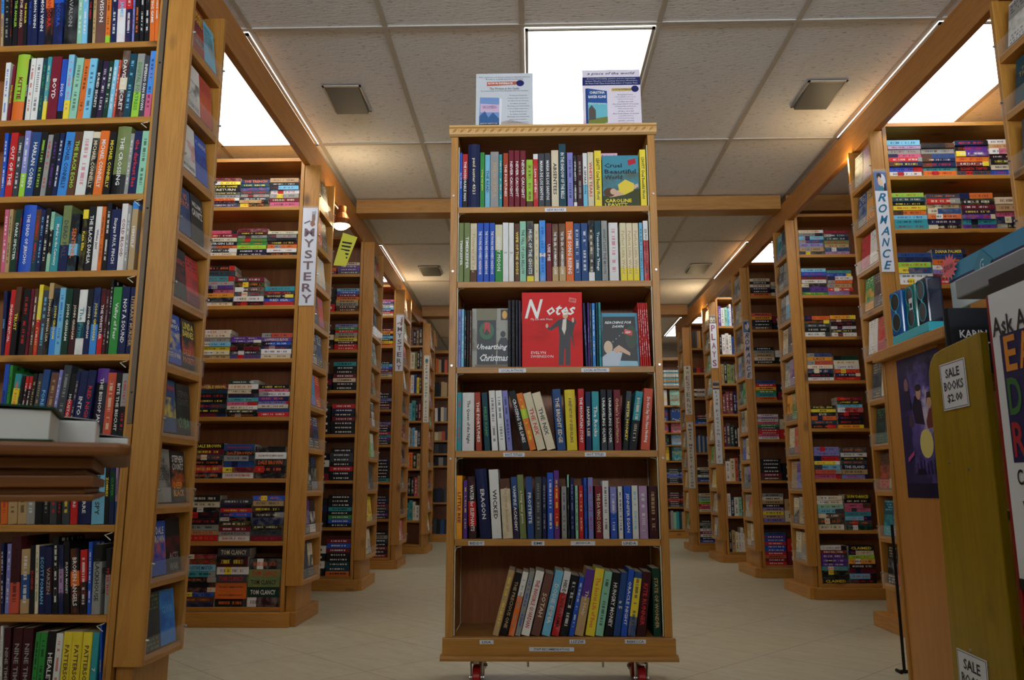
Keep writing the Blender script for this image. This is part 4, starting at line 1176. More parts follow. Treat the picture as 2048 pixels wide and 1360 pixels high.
upright_far('fifth left bookcase', -1.215, -1, 8.705, ZS9, .21, [(1, 'kdUkuk'), (2, 'kweGkd'), (3, 'OoYwDyk'), (4, 'wwctkm'), (5, 'orwscwd'), (6, 'keoka'), (7, 'kakkra'), (8, 'Dwttew')])

# ------------------------------------------------------------------ books nobody can tell apart any more, in the farthest bays
def colmat():
    t = NT('far_book_print'); a = t.n('Attribute', attribute_name='Col'); t.l(a.outputs['Color'], t.b.inputs['Base Color']); t.b.inputs['Roughness'].default_value = .4
    return t.mat
FARMAT = colmat()
def mass(name, label, cat, boxes):
    m = MB(); cols = []
    for (x0, x1, y0, y1, z0, z1, c) in boxes:
        m.box(x0, x1, y0, y1, z0, z1); cols += [c] * 6
    o = m.build(name, FARMAT); ca = o.data.color_attributes.new('Col', 'FLOAT_COLOR', 'CORNER')
    k = 0
    for p, c in zip(o.data.polygons, cols):
        for li in p.loop_indices: ca.data[li].color = c
    tag(o, label, cat); o['kind'] = 'stuff'; return o
bx_ = []
def add_stack(xl, yf, z0, cols, hgt, L=.165):
    t = hgt / len(cols); z = z0 + .0005
    for c in reversed(cols):
        j = rnd.uniform(-.003, .003); cc = jitter(pc(c), .1)
        bx_.append((xl + j, xl + L + j, yf + .006 + rnd.uniform(0, .004), yf + .11, z, z + t - .001, cc))
        ic = pc('w' if c in 'knmMPFTdugpbr' else 'k'); u = xl + j + .03
        while u < xl + L - .03:
            w = rnd.uniform(.004, .014); bx_.append((u, u + w, yf + .0052, yf + .0058, z + t * .35, z + t * .65, ic)); u += w + rnd.uniform(.002, .01)
        z += t
for sh, c1, h1, c2, h2 in ((1, 'eppd', .09, 'om', .05), (2, 'cbmoasuu', .175, 'kkr', .17), (3, 'vgrsaykrr', .19, 'keku', .15), (4, 'tkkmekk', .205, 'kmk', .12), (5, 'rnkmkkk', .215, 'kkkk', .2),
                           (6, 'kddkrkk', .225, 'kwkm', .19), (7, 'kkktkgbk', .22, 'knkk', .2), (8, 'mbmkkTTo', .25, 'wkwk', .2)):
    add_stack(-1.262 - .172, 5.655, ZS8[sh - 1], c1, h1); add_stack(-1.262 - .345, 5.655, ZS8[sh - 1], c2, h2)
for sh, c1, h1 in ((1, 'ipswcnre', .15), (2, 'mYkckyo', .16), (3, 'kcbmse', .14), (4, 'kkvkmk', .15), (5, 'vmknrtpdk', .2), (6, 'nkkkkkt', .2), (7, 'knPmdkpk', .2), (8, 'ksTkmkm', .22)):
    add_stack(-1.262 - .172, 7.105, ZS8[sh - 1], c1, h1)
for sh, c1, h1, c2 in ((1, 'ekePko', .15, 'eske'), (2, 'OYkku', .14, 'mk'), (3, 'ksaek', .14, 'wk'), (4, 'DrYgto', .16, 'km'), (5, 'wVeigdrriw', .2, 'er'), (6, 'kkkkmu', .17, 'kk'), (7, 'seakVyav', .22, 'ae'), (8, 'DpbrbbrOmr', .25, 'rm')):
    add_stack(1.816, 6.455, ZS8[sh - 1], c1, h1); add_stack(1.99, 6.455, ZS8[sh - 1], c2, h1 * .8)
mass('pocket_paperbacks', 'pocket paperbacks stacked flat in the third and fourth left and third right bookcases', 'pocket paperbacks', bx_)
bx_ = []
def add_row(x0, x1, yf, z0, cols, hgt):
    w = (x1 - x0) / len(cols)
    for i, c in enumerate(cols):
        h = hgt * rnd.uniform(.82, 1); bx_.append((x0 + w * i, x0 + w * (i + 1) - .0015, yf, yf + .13, z0 + .0005, z0 + h, jitter(pc(c), .1)))
for sh, c, h in ((1, 'kkusYuae', .22), (2, 'krmk', .06)): add_row(1.83, 1.99, 8.98, ZS8[sh - 1], c, h)
for sh, c1, h1 in ((3, 'wkewk', .1), (4, 'mkDb', .1), (6, 'ekkwDb', .16), (7, 'esAlrie', .2), (8, 'kskwmwkb', .24)): add_stack(1.83, 8.975, ZS8[sh - 1], c1, h1)
add_row(1.83, 1.99, 8.98, ZS8[4], 'DsDsDsD', .2)
for z, c in ((2.2, 'oakOuk'), (1.88, 'kkaauk'), (1.55, 'wkeske'), (1.3, 'eaOkk'), (1.13, 'dkkk'), (.97, 'kskk'), (.5, 'knkdk'), (.1, 'dkDkk')):
    add_row(-1.29, -1.05, 10.515, z, c, min(.2, .13 if z in (1.3, 1.13, .97) else .2))
for x in (1.70, 1.87, 2.04):
    add_stack(x, 11.215, 2.08, 'wtewGcYtws', .24); add_stack(x, 11.215, .74, 'dksbvdkn', .2); add_stack(x, 11.215, .42, 'kmkOmkd', .2)
add_row(1.70, 2.2, 11.22, .12, 'kmRmusAtTawek', .26)
mass('shelved_books', 'small books filling the farthest bookcases at the end of the room', 'books', bx_)
# face-out picture books on the far right bookcase
pb = [('A', 1.66, .17, .24), ('G', 1.85, .15, .22), ('D', 1.66, .16, .17), ('b', 1.84, .16, .18)]
rows_pb = [(1.82, 'wA', 'white and green'), (1.60, 'DD', ''), (1.44, 'Oi', ''), (1.27, 'nc', ''), (1.055, 'yt', '')]
for ri, (z, cs, _) in enumerate(rows_pb):
    for ci, c in enumerate(cs):
        for dx in (0,):
            hh = (.225, .185, .130, .140, .185)[ri]
            o = faceout('picture_book', f"{pn(c)} children's picture book, {('left', 'right')[ci]} in {ORD[ri + 1]} row, far right wall bookcase", 'picture book', 1.71 + ci * .24, 11.25, z + .001, .012, .20, hh, pc(c), pc('yrbgo'[(ri + ci) % 5]), WH, 1, tilt=4, group='face-out picture books on the far wall')
# ------------------------------------------------------------------ face-out paperbacks in the end racks
def rack_books(where, side, xa, y0, w, shelves, rows, titles={}, T=.026, dep=.065):
    dep -= .008
    """rows: per shelf (top first) a string of base/alt/ink triples, nearest book first"""
    n = len(rows); seen = {}
    for k, row in enumerate(rows):
        z = shelves[len(shelves) - 1 - k] + .0006
        items = row.split()
        for j, it in enumerate(items):
            b, a, i = it[:3]; D = min(.106, (w - .046) / 2); H = rnd.uniform(.168, .176) if k else .172
            T_ = T if len(it) < 4 else T * 1.3
            tilt = min(rnd.uniform(5, 8), math.degrees(math.asin(max(.01, (dep - .010 - T_) / H)))); yy = y0 + .022 + j * (D + .003)
            lo = rnd.choice([2, .0, .6]); hi = {2: 3, .0: .25, .6: .95}[lo]
            tts = titles.get((k, j))
            if side == 'L':
                o = faceout('display_paperback', '', 'x', xa - .0045, yy, z + .002, T_, D, H, pc(b), pc(a), pc(i), 0 if tts else 1, lo if not tts else .0, hi if not tts else .0, tilt=tilt, facing='+x')
            else:
                o = faceout('display_paperback', '', 'x', xa + .0045, yy + D, z + .002, T_, D, H, pc(b), pc(a), pc(i), 0 if tts else 1, lo, hi, tilt=tilt, facing='-x')
            pos = ('nearer', 'farther')[j]
            lab = f'{pn(b)} face-out paperback, {pos} of two, {shelf_word(k + 1, n)} tier, {where.replace("the ", "").replace("bookcase", "rack")}'
            tag(o, lab, 'paperback', f'face-out paperbacks in the rack on {where}')
            if tts:
                for s, u, v, ww, hh, c, st in tts: ftext(o, T_, D, H, s, u, v, ww, hh, pc(c), st)
    return
RK1 = [z - .035 for z in RK]
TL = {(0, 0): [('STEPHEN', .5, .86, .8, .13, 'y', 'b'), ('COONTS', .5, .72, .8, .13, 'y', 'b'), ('AMERICA', .55, .22, .8, .12, 's', 'b')],
      (0, 1): [('MARY', .45, .84, .6, .12, 't', ''), ('HIGGINS', .5, .70, .7, .12, 't', ''), ('CLARK', .5, .56, .7, .12, 't', '')],
      (1, 0): [('KILLER', .5, .22, .8, .11, 'w', 'b'), ('DEMONS', .5, .09, .8, .11, 's', 'b')], (1, 1): [('RITA MAE', .5, .88, .8, .10, 'O', 'b'), ('BROWN', .5, .75, .8, .12, 'O', 'b')],
      (2, 0): [('DECEPTION', .5, .22, .86, .10, 'w', 'b'), ('MOST WANTED', .5, .09, .86, .08, 'd', 'b')], (2, 1): [('V.C. ANDREWS', .5, .84, .86, .16, 'w', '')],
      (3, 0): [('NO', .6, .82, .3, .14, 'o', 'b'), ('MERCY', .5, .66, .8, .14, 'o', 'b')], (3, 1): [('WILLIAM J.', .5, .78, .8, .13, 'w', 'b'), ('CAUNITZ', .5, .62, .84, .15, 'w', 'b')],
      (4, 0): [('CONSPIRACY', .5, .74, .86, .14, 'r', 'b')],
      (5, 0): [('Tom', .5, .87, .4, .12, 'w', 'b'), ('Clancy\'s', .5, .75, .82, .15, 'w', 'b'), ('NET FORCE', .5, .58, .8, .09, 'w', ''), ('STATE OF WAR', .5, .17, .84, .10, 'e', 'b')],
      (5, 1): [('LINDA', .5, .87, .8, .14, 'y', 'b'), ('BARNES', .5, .71, .84, .14, 'y', 'b'), ('DEEP', .4, .32, .6, .12, 'o', 'b'), ('POCKETS', .5, .16, .86, .13, 'o', 'b')],
      (6, 0): [('Good Mystery', .5, .84, .86, .14, 'r', 'b')], (6, 1): [('STEPHEN', .5, .80, .8, .13, 'd', 'b'), ('COONTS', .5, .64, .8, .15, 'd', 'b'), ('CUBA', .5, .22, .82, .22, 'g', 'b')],
      (7, 0): [('THE', .5, .78, .3, .09, 'k', ''), ('THIRD', .5, .63, .7, .14, 'k', ''), ('SECRET', .5, .47, .8, .12, 'k', '')],
      (7, 1): [('STEPHEN', .5, .84, .8, .14, 'w', 'b'), ("COONTS'", .5, .69, .8, .14, 'w', 'b'), ('DEEP', .45, .32, .6, .12, 'Y', 'b'), ('BLACK', .5, .17, .76, .13, 'Y', 'b')],
      (8, 0): [('DALE', .62, .82, .5, .14, 'w', 'b'), ('BROWN', .55, .66, .72, .14, 'w', 'b')], (8, 1): [('ACTS', .5, .30, .6, .12, 's', 'b'), ('WAR', .5, .1, .6, .14, 's', 'b')],
      (9, 1): [('DARK', .5, .82, .7, .14, 'b', ''), ('CLOUD', .5, .64, .7, .12, 'c', '')]}
rack_books('the near left bookcase', 'L', -1.182, 2.51, .29, RK1, ['Rny cst', 'wdn Oor', 'wrs bne', 'Dno kkw', 'kmr rmk', 'byw kOy', 'Dya kFg', 'sdm koY', 'boY kmr', 'ddG Bbn'], TL, dep=0.09)
rack_books('the second left bookcase', 'L', -1.185, 4.21, .34, RK, ['dks dse', 'rkw kde', 'wea wec', 'Tok Orb', 'kse Dky', 'Btr rOy', 'kmw kDe', 'kwa ksb', 'psk kwm', 'dDk des'], T=.024, dep=0.087)
rack_books('the third left bookcase', 'L', -1.16, 5.65, .38, RK, ['dse rkw', 'wea sek', 'kmU dks', 'gwD sTw', 'kon GrY', 'kOa wdc', 'lgk Awe', 'sde dsk', 'ywe yOk', 'ewa sew'], T=.022, dep=0.08)
rack_books('the fourth left bookcase', 'L', -1.165, 7.1, .42, RK, ['ria wse', 'seA gew', 'kDw mro', 'Dks wes', 'kds Tkr', 'ksd krw', 'iwd kne', 'dUa skd', 'kse ukd', 'wea ise'], T=.022, dep=0.075)
rack_books('the fifth left bookcase', 'L', -1.125, 8.66, .42, RK, ['pgv Owk', 'mky ewd', 'wcs iak', 'rks vwn', 'kwe Aks', 'gok rwd', 'sew dky', 'pmv Pik', 'yge Own', 'ked wla'], T=.022, dep=0.068)
rack_books('the near right bookcase', 'R', 1.735, 3.86, .29, RK, ['Vsp sdw', 'aYk Dse', 'wes rmd', 'uks gYe', 'Orm wea', 'emw dka', 'TFg Fkg', 'ads uOk', 'sdw tTc', 'Oru kse'], T=.030, dep=0.065)
rack_books('the second right bookcase', 'R', 1.738, 5.25, .29, RK, ['Tsd tDw', 'sda dsw', 'cws use', 'uds eak', 'Vps sed', 'gae Yka', 'Oas eds', 'vps asd', 'ase des', 'sae esd'], T=.032, dep=0.062)
rack_books('the third right bookcase', 'R', 1.735, 6.45, .30, RK, ['sdV dse', 'asw sed', 'uas dke', 'Tas sbe', 'gse dAk', 'ase sde', 'eas bsk', 'dve sda', 'aOs sed', 'esd aes'], T=.030, dep=0.055)
rack_books('the fourth right bookcase', 'R', 1.745, 7.7, .32, RK, ['ase dse', 'uea sde', 'Ase gse', 'tsA sed', 'dGe Yse', 'sde eas', 'asd gye', 'yGe aes', 'esd sae', 'sde esd'], T=.028, dep=0.068)
rack_books('the fifth right bookcase', 'R', 1.72, 8.97, .32, RK, ['Gad sed', 'das eas', 'lws sde', 'esd asd', 'eOs dse', 'sgA esd', 'dse sae', 'Ase Yes', 'ase esd', 'sde gas'], T=.028, dep=0.083)
TR = {(1, 1): [('The', .5, .7, .3, .08, 'a', ''), ('Titan', .5, .6, .6, .1, 'a', '')], (2, 1): [('The', .4, .5, .3, .08, 'w', ''), ('Moon', .5, .38, .7, .13, 'w', ''), ('Witch', .5, .22, .7, .13, 'w', '')], (3, 1): [('GOOD', .5, .7, .7, .13, 'y', 'b'), ('ENDS', .5, .5, .7, .13, 'y', 'b')]}
rack_books('the nearest right bookcase', 'R', 1.735, 2.46, .31, [z for z in RK if z > 1.0], ['wns wsn', 'wie Tks', 'Tea dTr', 'ymY iyk', 'sea des', 'mka ksd'], TR, T=.022, dep=0.08)

# ------------------------------------------------------------------ hanging section signs
def section_sign(label, x0, x1, y, z0, z1, letters, col, sheet=(222, 224, 232), style='b', pic=None, hfrac=.62, cols=None, start=.80):
    w, h = x1 - x0, z1 - z0
    r = MB().box(0, w, -.0035, -.0015, 0, h).build('section_sign', plain('sign_sheet_%d' % (x0 * 1000), sheet, .5))
    r.location = (x0, y, z0); tag(r, label, 'sign')
    MB().box(-.004, w + .004, -.0046, -.0040, h * .985, h + .012).build('clear_sleeve_edge', CLEAR, r)
    if pic:
        m = MB(); mats = []
        for k, (c, pts) in enumerate(pic):
            mat = bpy.data.materials.get('print_' + '_'.join(map(str, c))) or plain('print_' + '_'.join(map(str, c)), c, .45)
            if mat not in mats: mats.append(mat)
            m.face([(u * w, -.0037 - .0001 * k, v * h) for u, v in pts], mats.index(mat))
        m.build('picture', mats, r)
    n = len(letters); step = (start - .01) / n
    for k, ch in enumerate(letters):
        if ch == ' ': continue
        v = start - step * (k + .5)
        c = col if cols is None else cols[k % len(cols)]
        lettering(ch, r, (w * .5, -.0047, v * h), (1, 0, .0), (0, 0, 1), w * hfrac, step * h * (.74 if ch.isupper() else .6), lin(*c), style, 'letter', 1.5)
    return r
FIG = [((150, 120, 110), [(.62, .93), (.84, .93), (.86, .88), (.74, .82), (.62, .86)]), ((170, 176, 188), [(.60, .96), (.90, .965), (.88, .93), (.62, .93)]), ((160, 116, 96), [(.52, .86), (.80, .86), (.86, .82), (.66, .80), (.54, .82)]), ((120, 112, 116), [(.1, .845), (.5, .87), (.52, .855), (.14, .83)])]
section_sign('large white hand-lettered MYSTERY sign hanging on the second left bookcase', -1.272, -1.188, 4.21, 1.675, 2.235, 'MYSTERY', (120, 100, 104), pic=FIG, start=.80, hfrac=.66)
section_sign('smaller white hand-lettered MYSTERY sign on the fourth left bookcase', -1.238, -1.168, 7.1, 1.73, 2.25, 'MYSTERY', (110, 92, 90), pic=FIG, start=.80, hfrac=.6)
section_sign('narrow white Trade Paper Fiction sign on the fifth left bookcase', -1.19, -1.13, 8.66, 1.39, 2.13, 'Trade Paper Fiction', (60, 70, 120), sheet=(224, 224, 210), pic=[((70, 120, 150), oval(.5, .92, .3, .03)), ((190, 150, 60), [(.2, .89), (.8, .89), (.8, .875), (.2, .875)])], start=.86, hfrac=.5,
             cols=[(60, 80, 150)] * 5 + [(0, 0, 0)] + [(110, 140, 110)] * 5 + [(0, 0, 0)] + [(130, 90, 110)] * 7)
COUPLE = [((96, 116, 160), [(0, .80), (1, .80), (1, 1), (0, 1)]), ((214, 214, 226), oval(.66, .90, .26, .07)), ((50, 46, 50), oval(.42, .95, .2, .03)), ((220, 186, 160), oval(.42, .90, .13, .045)), ((222, 190, 166), oval(.56, .88, .12, .04)), ((60, 130, 150), [(.3, .80), (.72, .80), (.66, .85), (.36, .84)]), ((40, 40, 44), [(.72, .80), (.95, .80), (.9, .88), (.78, .87)])]
section_sign('large ROMANCE sign in blue script letters on the near right bookcase', 1.737, 1.799, 3.858, 1.742, 2.27, 'ROMANCE', (30, 110, 150), style='bi', pic=COUPLE, start=.79, hfrac=.68)
section_sign('small ROMANCE sign in dark blue letters on the third right bookcase', 1.737, 1.789, 6.448, 1.555, 2.036, 'ROMANCE', (40, 70, 110), sheet=(206, 188, 186), style='bi', pic=COUPLE, start=.80, hfrac=.66)
MASKS = [((120, 110, 100), [(0, .85), (1, .85), (1, 1), (0, 1)]), ((214, 208, 190), oval(.3, .92, .22, .055)), ((190, 182, 160), oval(.7, .92, .22, .05)), ((60, 50, 44), oval(.3, .905, .1, .012)), ((60, 50, 44), oval(.7, .905, .1, .012))]
section_sign('PLAYS sign with theatre masks on the fourth right bookcase', 1.747, 1.811, 7.698, 1.83, 2.35, 'PLAYS', (150, 80, 100), pic=MASKS, start=.84, hfrac=.6)
section_sign('long narrow sign with sunset picture hanging below the PLAYS sign', 1.750, 1.811, 7.698, .91, 1.69, 'Kids Fiction Sci Fi', (110, 110, 100), sheet=(206, 208, 208), pic=[((60, 60, 80), [(0, .91), (1, .91), (1, 1), (0, 1)]), ((206, 160, 90), [(0, .93), (1, .93), (1, .955), (0, .955)])], start=.90, hfrac=.42)
section_sign('WESTERNS sign with hat drawing on the fifth right bookcase', 1.722, 1.800, 8.968, 1.49, 2.04, 'WESTERNS', (90, 84, 84), sheet=(206, 200, 188), style='', pic=[((90, 84, 80), oval(.5, .955, .2, .015)), ((120, 90, 80), [(.38, .955), (.62, .955), (.56, .985), (.44, .985)])], start=.92, hfrac=.5)
section_sign('Mass Market Fiction sign hanging below the WESTERNS sign', 1.725, 1.800, 8.968, .68, 1.405, 'Mass Market Fiction', (80, 74, 76), sheet=(200, 192, 176), pic=[((90, 110, 130), oval(.5, .95, .2, .02)), ((190, 120, 60), oval(.62, .94, .12, .018))], start=.91, hfrac=.46)

# ------------------------------------------------------------------ warm clip lamps behind the racks
BULB = emis('warm_bulb', (1.0, 0.78, 0.45, 1), 14.0)
def clip_lamp(label, x, y, z, power, arm=(0, -.07), sc=1.0, lx=.055):
    r = tag(empty('clip_lamp', (x, y, z)), label, 'lamp', 'warm lamps clipped behind the end racks')
    m = MB(); N = 20
    for i in range(N):
        a0, a1 = 2 * math.pi * i / N, 2 * math.pi * (i + 1) / N
        for (ra, za), (rb, zb) in (((.045, .0), (.042, .03)), ((.042, .03), (.022, .065)), ((.022, .065), (.02, .10))):
            m.face([(math.cos(a0) * ra, math.sin(a0) * ra, za), (math.cos(a1) * ra, math.sin(a1) * ra, za), (math.cos(a1) * rb, math.sin(a1) * rb, zb), (math.cos(a0) * rb, math.sin(a0) * rb, zb)])
    m.build('lamp_shade', plain('copper_shade', (120, 70, 34), .4, .6), r, smooth=True)
    m = MB(); m.tube([(0, 0, .004), (0, 0, .014), (0, 0, .03)], [.040, .041, .03], 18); m.build('bulb', BULB, r, smooth=True)
    m = MB(); m.tube([(0, 0, .10), (arm[0] * .5, arm[1] * .5, .13), (arm[0], arm[1], .14)], .006, 8); m.build('arm', METAL, r)
    for ch in r.children: ch.scale = (sc, sc, sc)
    if sc > 1:
        for ch in r.children[:2]: ch.rotation_euler = (R(-22), R(-14), 0)
    L = bpy.data.lights.new('lamp_light', 'POINT'); L.energy = power; L.color = (1.0, .74, .40); L.shadow_soft_size = .05
    lo = bpy.data.objects.new('lamp_light', L); COL.objects.link(lo); lo.parent = r; lo.location = (.055 if x < 0 else -.06, 0, .14)
    return r
clip_lamp('glowing round clip lamp behind the rack of the second left bookcase', -1.155, 4.62, 2.27, LAMP_POWER, (-.040, -.062), 1.2)
clip_lamp('clip lamp hidden behind the near right rack, lighting the ceiling', 1.779, 4.176, 2.30, LAMP_POWER, (.0, -.04), .45, .034)
clip_lamp('clip lamp behind the rack of the fourth left bookcase', -1.215, 7.548, 2.30, LAMP_POWER * 1.2, (.0, -.04), .45, .034)
clip_lamp('clip lamp behind the rack of the fourth right bookcase', 1.79, 8.046, 2.30, LAMP_POWER * 1.4, (0, -.04), .45, .034)
# yellow flyer sticking out of the second left rack
r = tag(empty('flyer', (-1.165, 4.50, 1.985), 0), 'bright yellow printed flyer poking out of the rack under the glowing lamp', 'flyer')
YF = plain('yellow_flyer_paper', (214, 214, 60), .5)
s = MB().hexa([(0, 0, 0), (.07, .02, -.0), (.07, .021, 0), (0, .001, 0), (.05, .0, .20), (.13, .03, .18), (.13, .031, .18), (.05, .001, .20)]).build('sheet', YF, r)
m = MB()
for k in range(5):
    u = .03 + .012 * k
    m.face([(.02 + .006 * k, .0035, .05 + .022 * k), (.075 + .006 * k, .0195, .045 + .022 * k), (.078 + .006 * k, .0195, .055 + .022 * k), (.023 + .006 * k, .0035, .060 + .022 * k)])
m.build('print', INK_DARK, r)

# ------------------------------------------------------------------ left foreground table corner with books
TIP, TROT = Vector((-.478, .945, 0)), R(27)
def on_table(u, v, z): # u: back from the corner along the front edge, v: inwards
    c, q = math.cos(TROT), math.sin(TROT)
    return Vector((TIP.x - u * c - v * q, TIP.y - u * q + v * c, z))
def table():
    r = tag(empty('display_table', TIP, TROT), 'dark wooden display table whose moulded corner juts in at the left foreground', 'table')
    MB().prism([(-.62, .0), (-.012, .0), (.0, .012), (.0, .62), (-.62, .62)], 'z', .736, .752).build('table_top', TABLEWOOD, r, bevel=.005)
    m = MB()
    for z0, z1, e in ((.722, .7355, .040), (.714, .722, .050), (.700, .714, .038), (.692, .700, .046), (.684, .692, .036)):
        m.box(-.59, -e, e - .015, .59, z0, z1)
    m.build('apron', TABLEWOOD, r, bevel=.002)
    for x, y in ((-.54, .07), (-.54, .52), (-.44, .3)):
        MB().tube([(x, y, .69), (x, y, .5), (x, y, .46), (x, y, .0)], [.028, .024, .03, .016], 12).build('leg', TABLEWOOD, r, smooth=True)
table()
def lying(name, label, u0, u1, v0, v1, z, t, cover, hard, group=None):
    """a book lying flat, fore-edge towards the camera"""
    r = tag(empty(name, on_table((u0 + u1) / 2, (v0 + v1) / 2, z), TROT), label, 'book', group); w, d = (u1 - u0) / 2, (v1 - v0) / 2
    if hard:
        MB().box(-w, w, -d, d, 0, .0025).build('back_cover', cover, r, bevel=.0006)
        c = MB(); N = 10
        for k in range(N):      # the front board bows a little
            ya, yb = -w + 2 * w * k / N, -w + 2 * w * (k + 1) / N
            za, zb = t - .0025 + .004 * math.cos(ya / w * 1.3), t - .0025 + .004 * math.cos(yb / w * 1.3)
            c.hexa([(ya, -d, za), (yb, -d, zb), (yb, d, zb), (ya, d, za), (ya, -d, za + .0025), (yb, -d, zb + .0025), (yb, d, zb + .0025), (ya, d, za + .0025)])
        c.build('front_cover', cover, r)
        MB().box(-w + .004, w - .005, -d + .005, d - .005, .0026, t - .0027).build('pages', PAGES2, r)
    else:
        MB().box(-w, w, -d, d, 0, t).build('pages', PAGES2, r, bevel=.002)
        c = MB(); N = 10
        for k in range(N):
            ya, yb = -w + 2 * w * k / N, -w + 2 * w * (k + 1) / N
            za, zb = t + .0005 + .005 * (1 - abs(ya / w) ** 2), t + .0005 + .005 * (1 - abs(yb / w) ** 2)
            c.hexa([(ya, -d, za), (yb, -d, zb), (yb, d, zb), (ya, d, za), (ya, -d, za + .0006), (yb, -d, zb + .0006), (yb, d, zb + .0006), (ya, d, za + .0006)])
        c.build('front_cover', cover, r)
    return r
PAGES2 = plain('pale_page_edges', (222, 224, 222), .7)
GREENC = plain('dark_green_cloth', (24, 66, 44), .5)
lying('hardcover_book', 'green hardcover book lying at the left edge of the foreground table', 0.084, .29, .010, .155, .7525, .039, GREENC, True)
lying('softcover_book', 'thick white softcover book lying behind the green hardcover on the foreground table', 0.045, .19, .162, .30, .7525, .036, plain('white_cover', (214, 220, 220), .4), False)
lying('softcover_book', 'thin white softcover book at the very corner of the foreground table', 0.005, .14, .306, .43, .7525, .022, plain('white_cover_thin', (204, 208, 212), .4), False)

# ------------------------------------------------------------------ counter cabinet with poster on the right
def cabinet():
    r = tag(empty('counter_cabinet', (1.25, 2.45, 0)), 'honey-coloured birch counter cabinet with a film poster on its side', 'cabinet')
    MB().box(.005, .45, .0, .365, .03, 1.13).build('body', COUNTERWOOD, r)
    MB().box(.0, .004, -.0, .365, .03, 1.13).build('side_panel', COUNTERWOOD, r)
    MB().box(-.006, .012, .366, .385, .0, 1.13).build('corner_trim', WZ, r, bevel=.003)
    MB().box(-.03, .47, -.105, .40, 1.1305, 1.168).build('top_ledge', WY, r, bevel=.004)
    return r
cabinet()
r = tag(empty('film_poster', (1.2485, 2.44, .662)), 'blue and violet film poster with crowd of figures on the cabinet side', 'poster')
w, h = .285, .458
def ps(c, pts, k, mats, m):
    mat = bpy.data.materials.get('print_' + '_'.join(map(str, c))) or plain('print_' + '_'.join(map(str, c)), c, .3)
    if mat not in mats: mats.append(mat)
    m.face([(-.0006 - .00008 * k, (1 - u) * w, v * h) for u, v in pts], mats.index(mat))
t = NT('poster_print'); tc = t.n('TexCoord'); nz = t.n('TexNoise', i_Scale=16.0, i_Detail=6.0, i_Roughness=.65); t.l(tc.outputs['Object'], nz.inputs['Vector'])
sp = t.n('SeparateXYZ'); t.l(tc.outputs['Object'], sp.inputs[0])
dy = t.math('MULTIPLY', t.math('SUBTRACT', sp.outputs[1], w * .45), 9.0); dz = t.math('MULTIPLY', t.math('SUBTRACT', sp.outputs[2], h * .55), 5.2)
rr_ = t.math('SQRT', t.math('ADD', t.math('MULTIPLY', dy, dy), t.math('MULTIPLY', dz, dz)))
fz = t.math('ADD', t.math('SUBTRACT', 1.05, rr_), t.math('MULTIPLY', t.math('SUBTRACT', nz.outputs['Fac'], .5), 2.2), True)
cA = t.mix(t.math('MULTIPLY', fz, 1.6, True), lin(24, 24, 84), lin(104, 88, 176)); cB = t.mix(t.math('MULTIPLY', t.math('SUBTRACT', fz, .55, True), 2.0, True), cA, lin(214, 204, 228))
t.l(cB, t.b.inputs['Base Color']); t.b.inputs['Roughness'].default_value = .35
MB().box(-.0005, .0, 0, w, 0, h).build('sheet', t.mat, r)
m = MB(); mats = []
L_ = [((20, 22, 60), [(0, 0), (1, 0), (1, .1), (0, .1)]), ((226, 214, 130), oval(.56, .37, .15, .10, 20)),
      ((40, 34, 60), [(.30, .64), (.42, .70), (.52, .66), (.56, .50), (.34, .52)]), ((206, 160, 130), oval(.47, .725, .055, .045)), ((46, 40, 44), oval(.47, .765, .07, .025)), ((30, 28, 50), [(.30, .62), (.38, .72), (.42, .70), (.36, .60)]),
      ((120, 60, 56), [(.60, .52), (.70, .62), (.82, .55), (.84, .48), (.62, .47)]), ((206, 160, 136), oval(.70, .65, .05, .045)), ((50, 30, 30), [(.62, .62), (.66, .72), (.74, .72), (.78, .60), (.74, .68), (.66, .68)]),
      ((60, 60, 110), [(.66, .76), (.72, .76), (.76, .92), (.70, .92)]), ((40, 36, 70), oval(.74, .93, .05, .03)), ((150, 110, 110), oval(.2, .80, .05, .05)), ((44, 40, 70), [(.12, .62), (.28, .62), (.26, .76), (.14, .76)]),
      ((90, 60, 70), [(.2, .5), (.3, .5), (.28, .58), (.22, .58)]), ((30, 30, 60), [(.3, .16), (.5, .16), (.46, .2), (.34, .2)]), ((190, 80, 140), [(.1, .28), (.26, .33), (.26, .30), (.1, .25)]), ((190, 100, 170), [(.8, .36), (.98, .42), (.98, .40), (.8, .33)])]
for q in range(7): L_.append(((34, 34, 70), [(.30 + .08 * q, .16), (.325 + .08 * q, .16), (.322 + .08 * q, .24 + .015 * (q % 3)), (.303 + .08 * q, .24 + .015 * (q % 3))]))
for k, (c, p) in enumerate(L_): ps(c, p, k, mats, m)
m.build('printed_figures', mats, r)

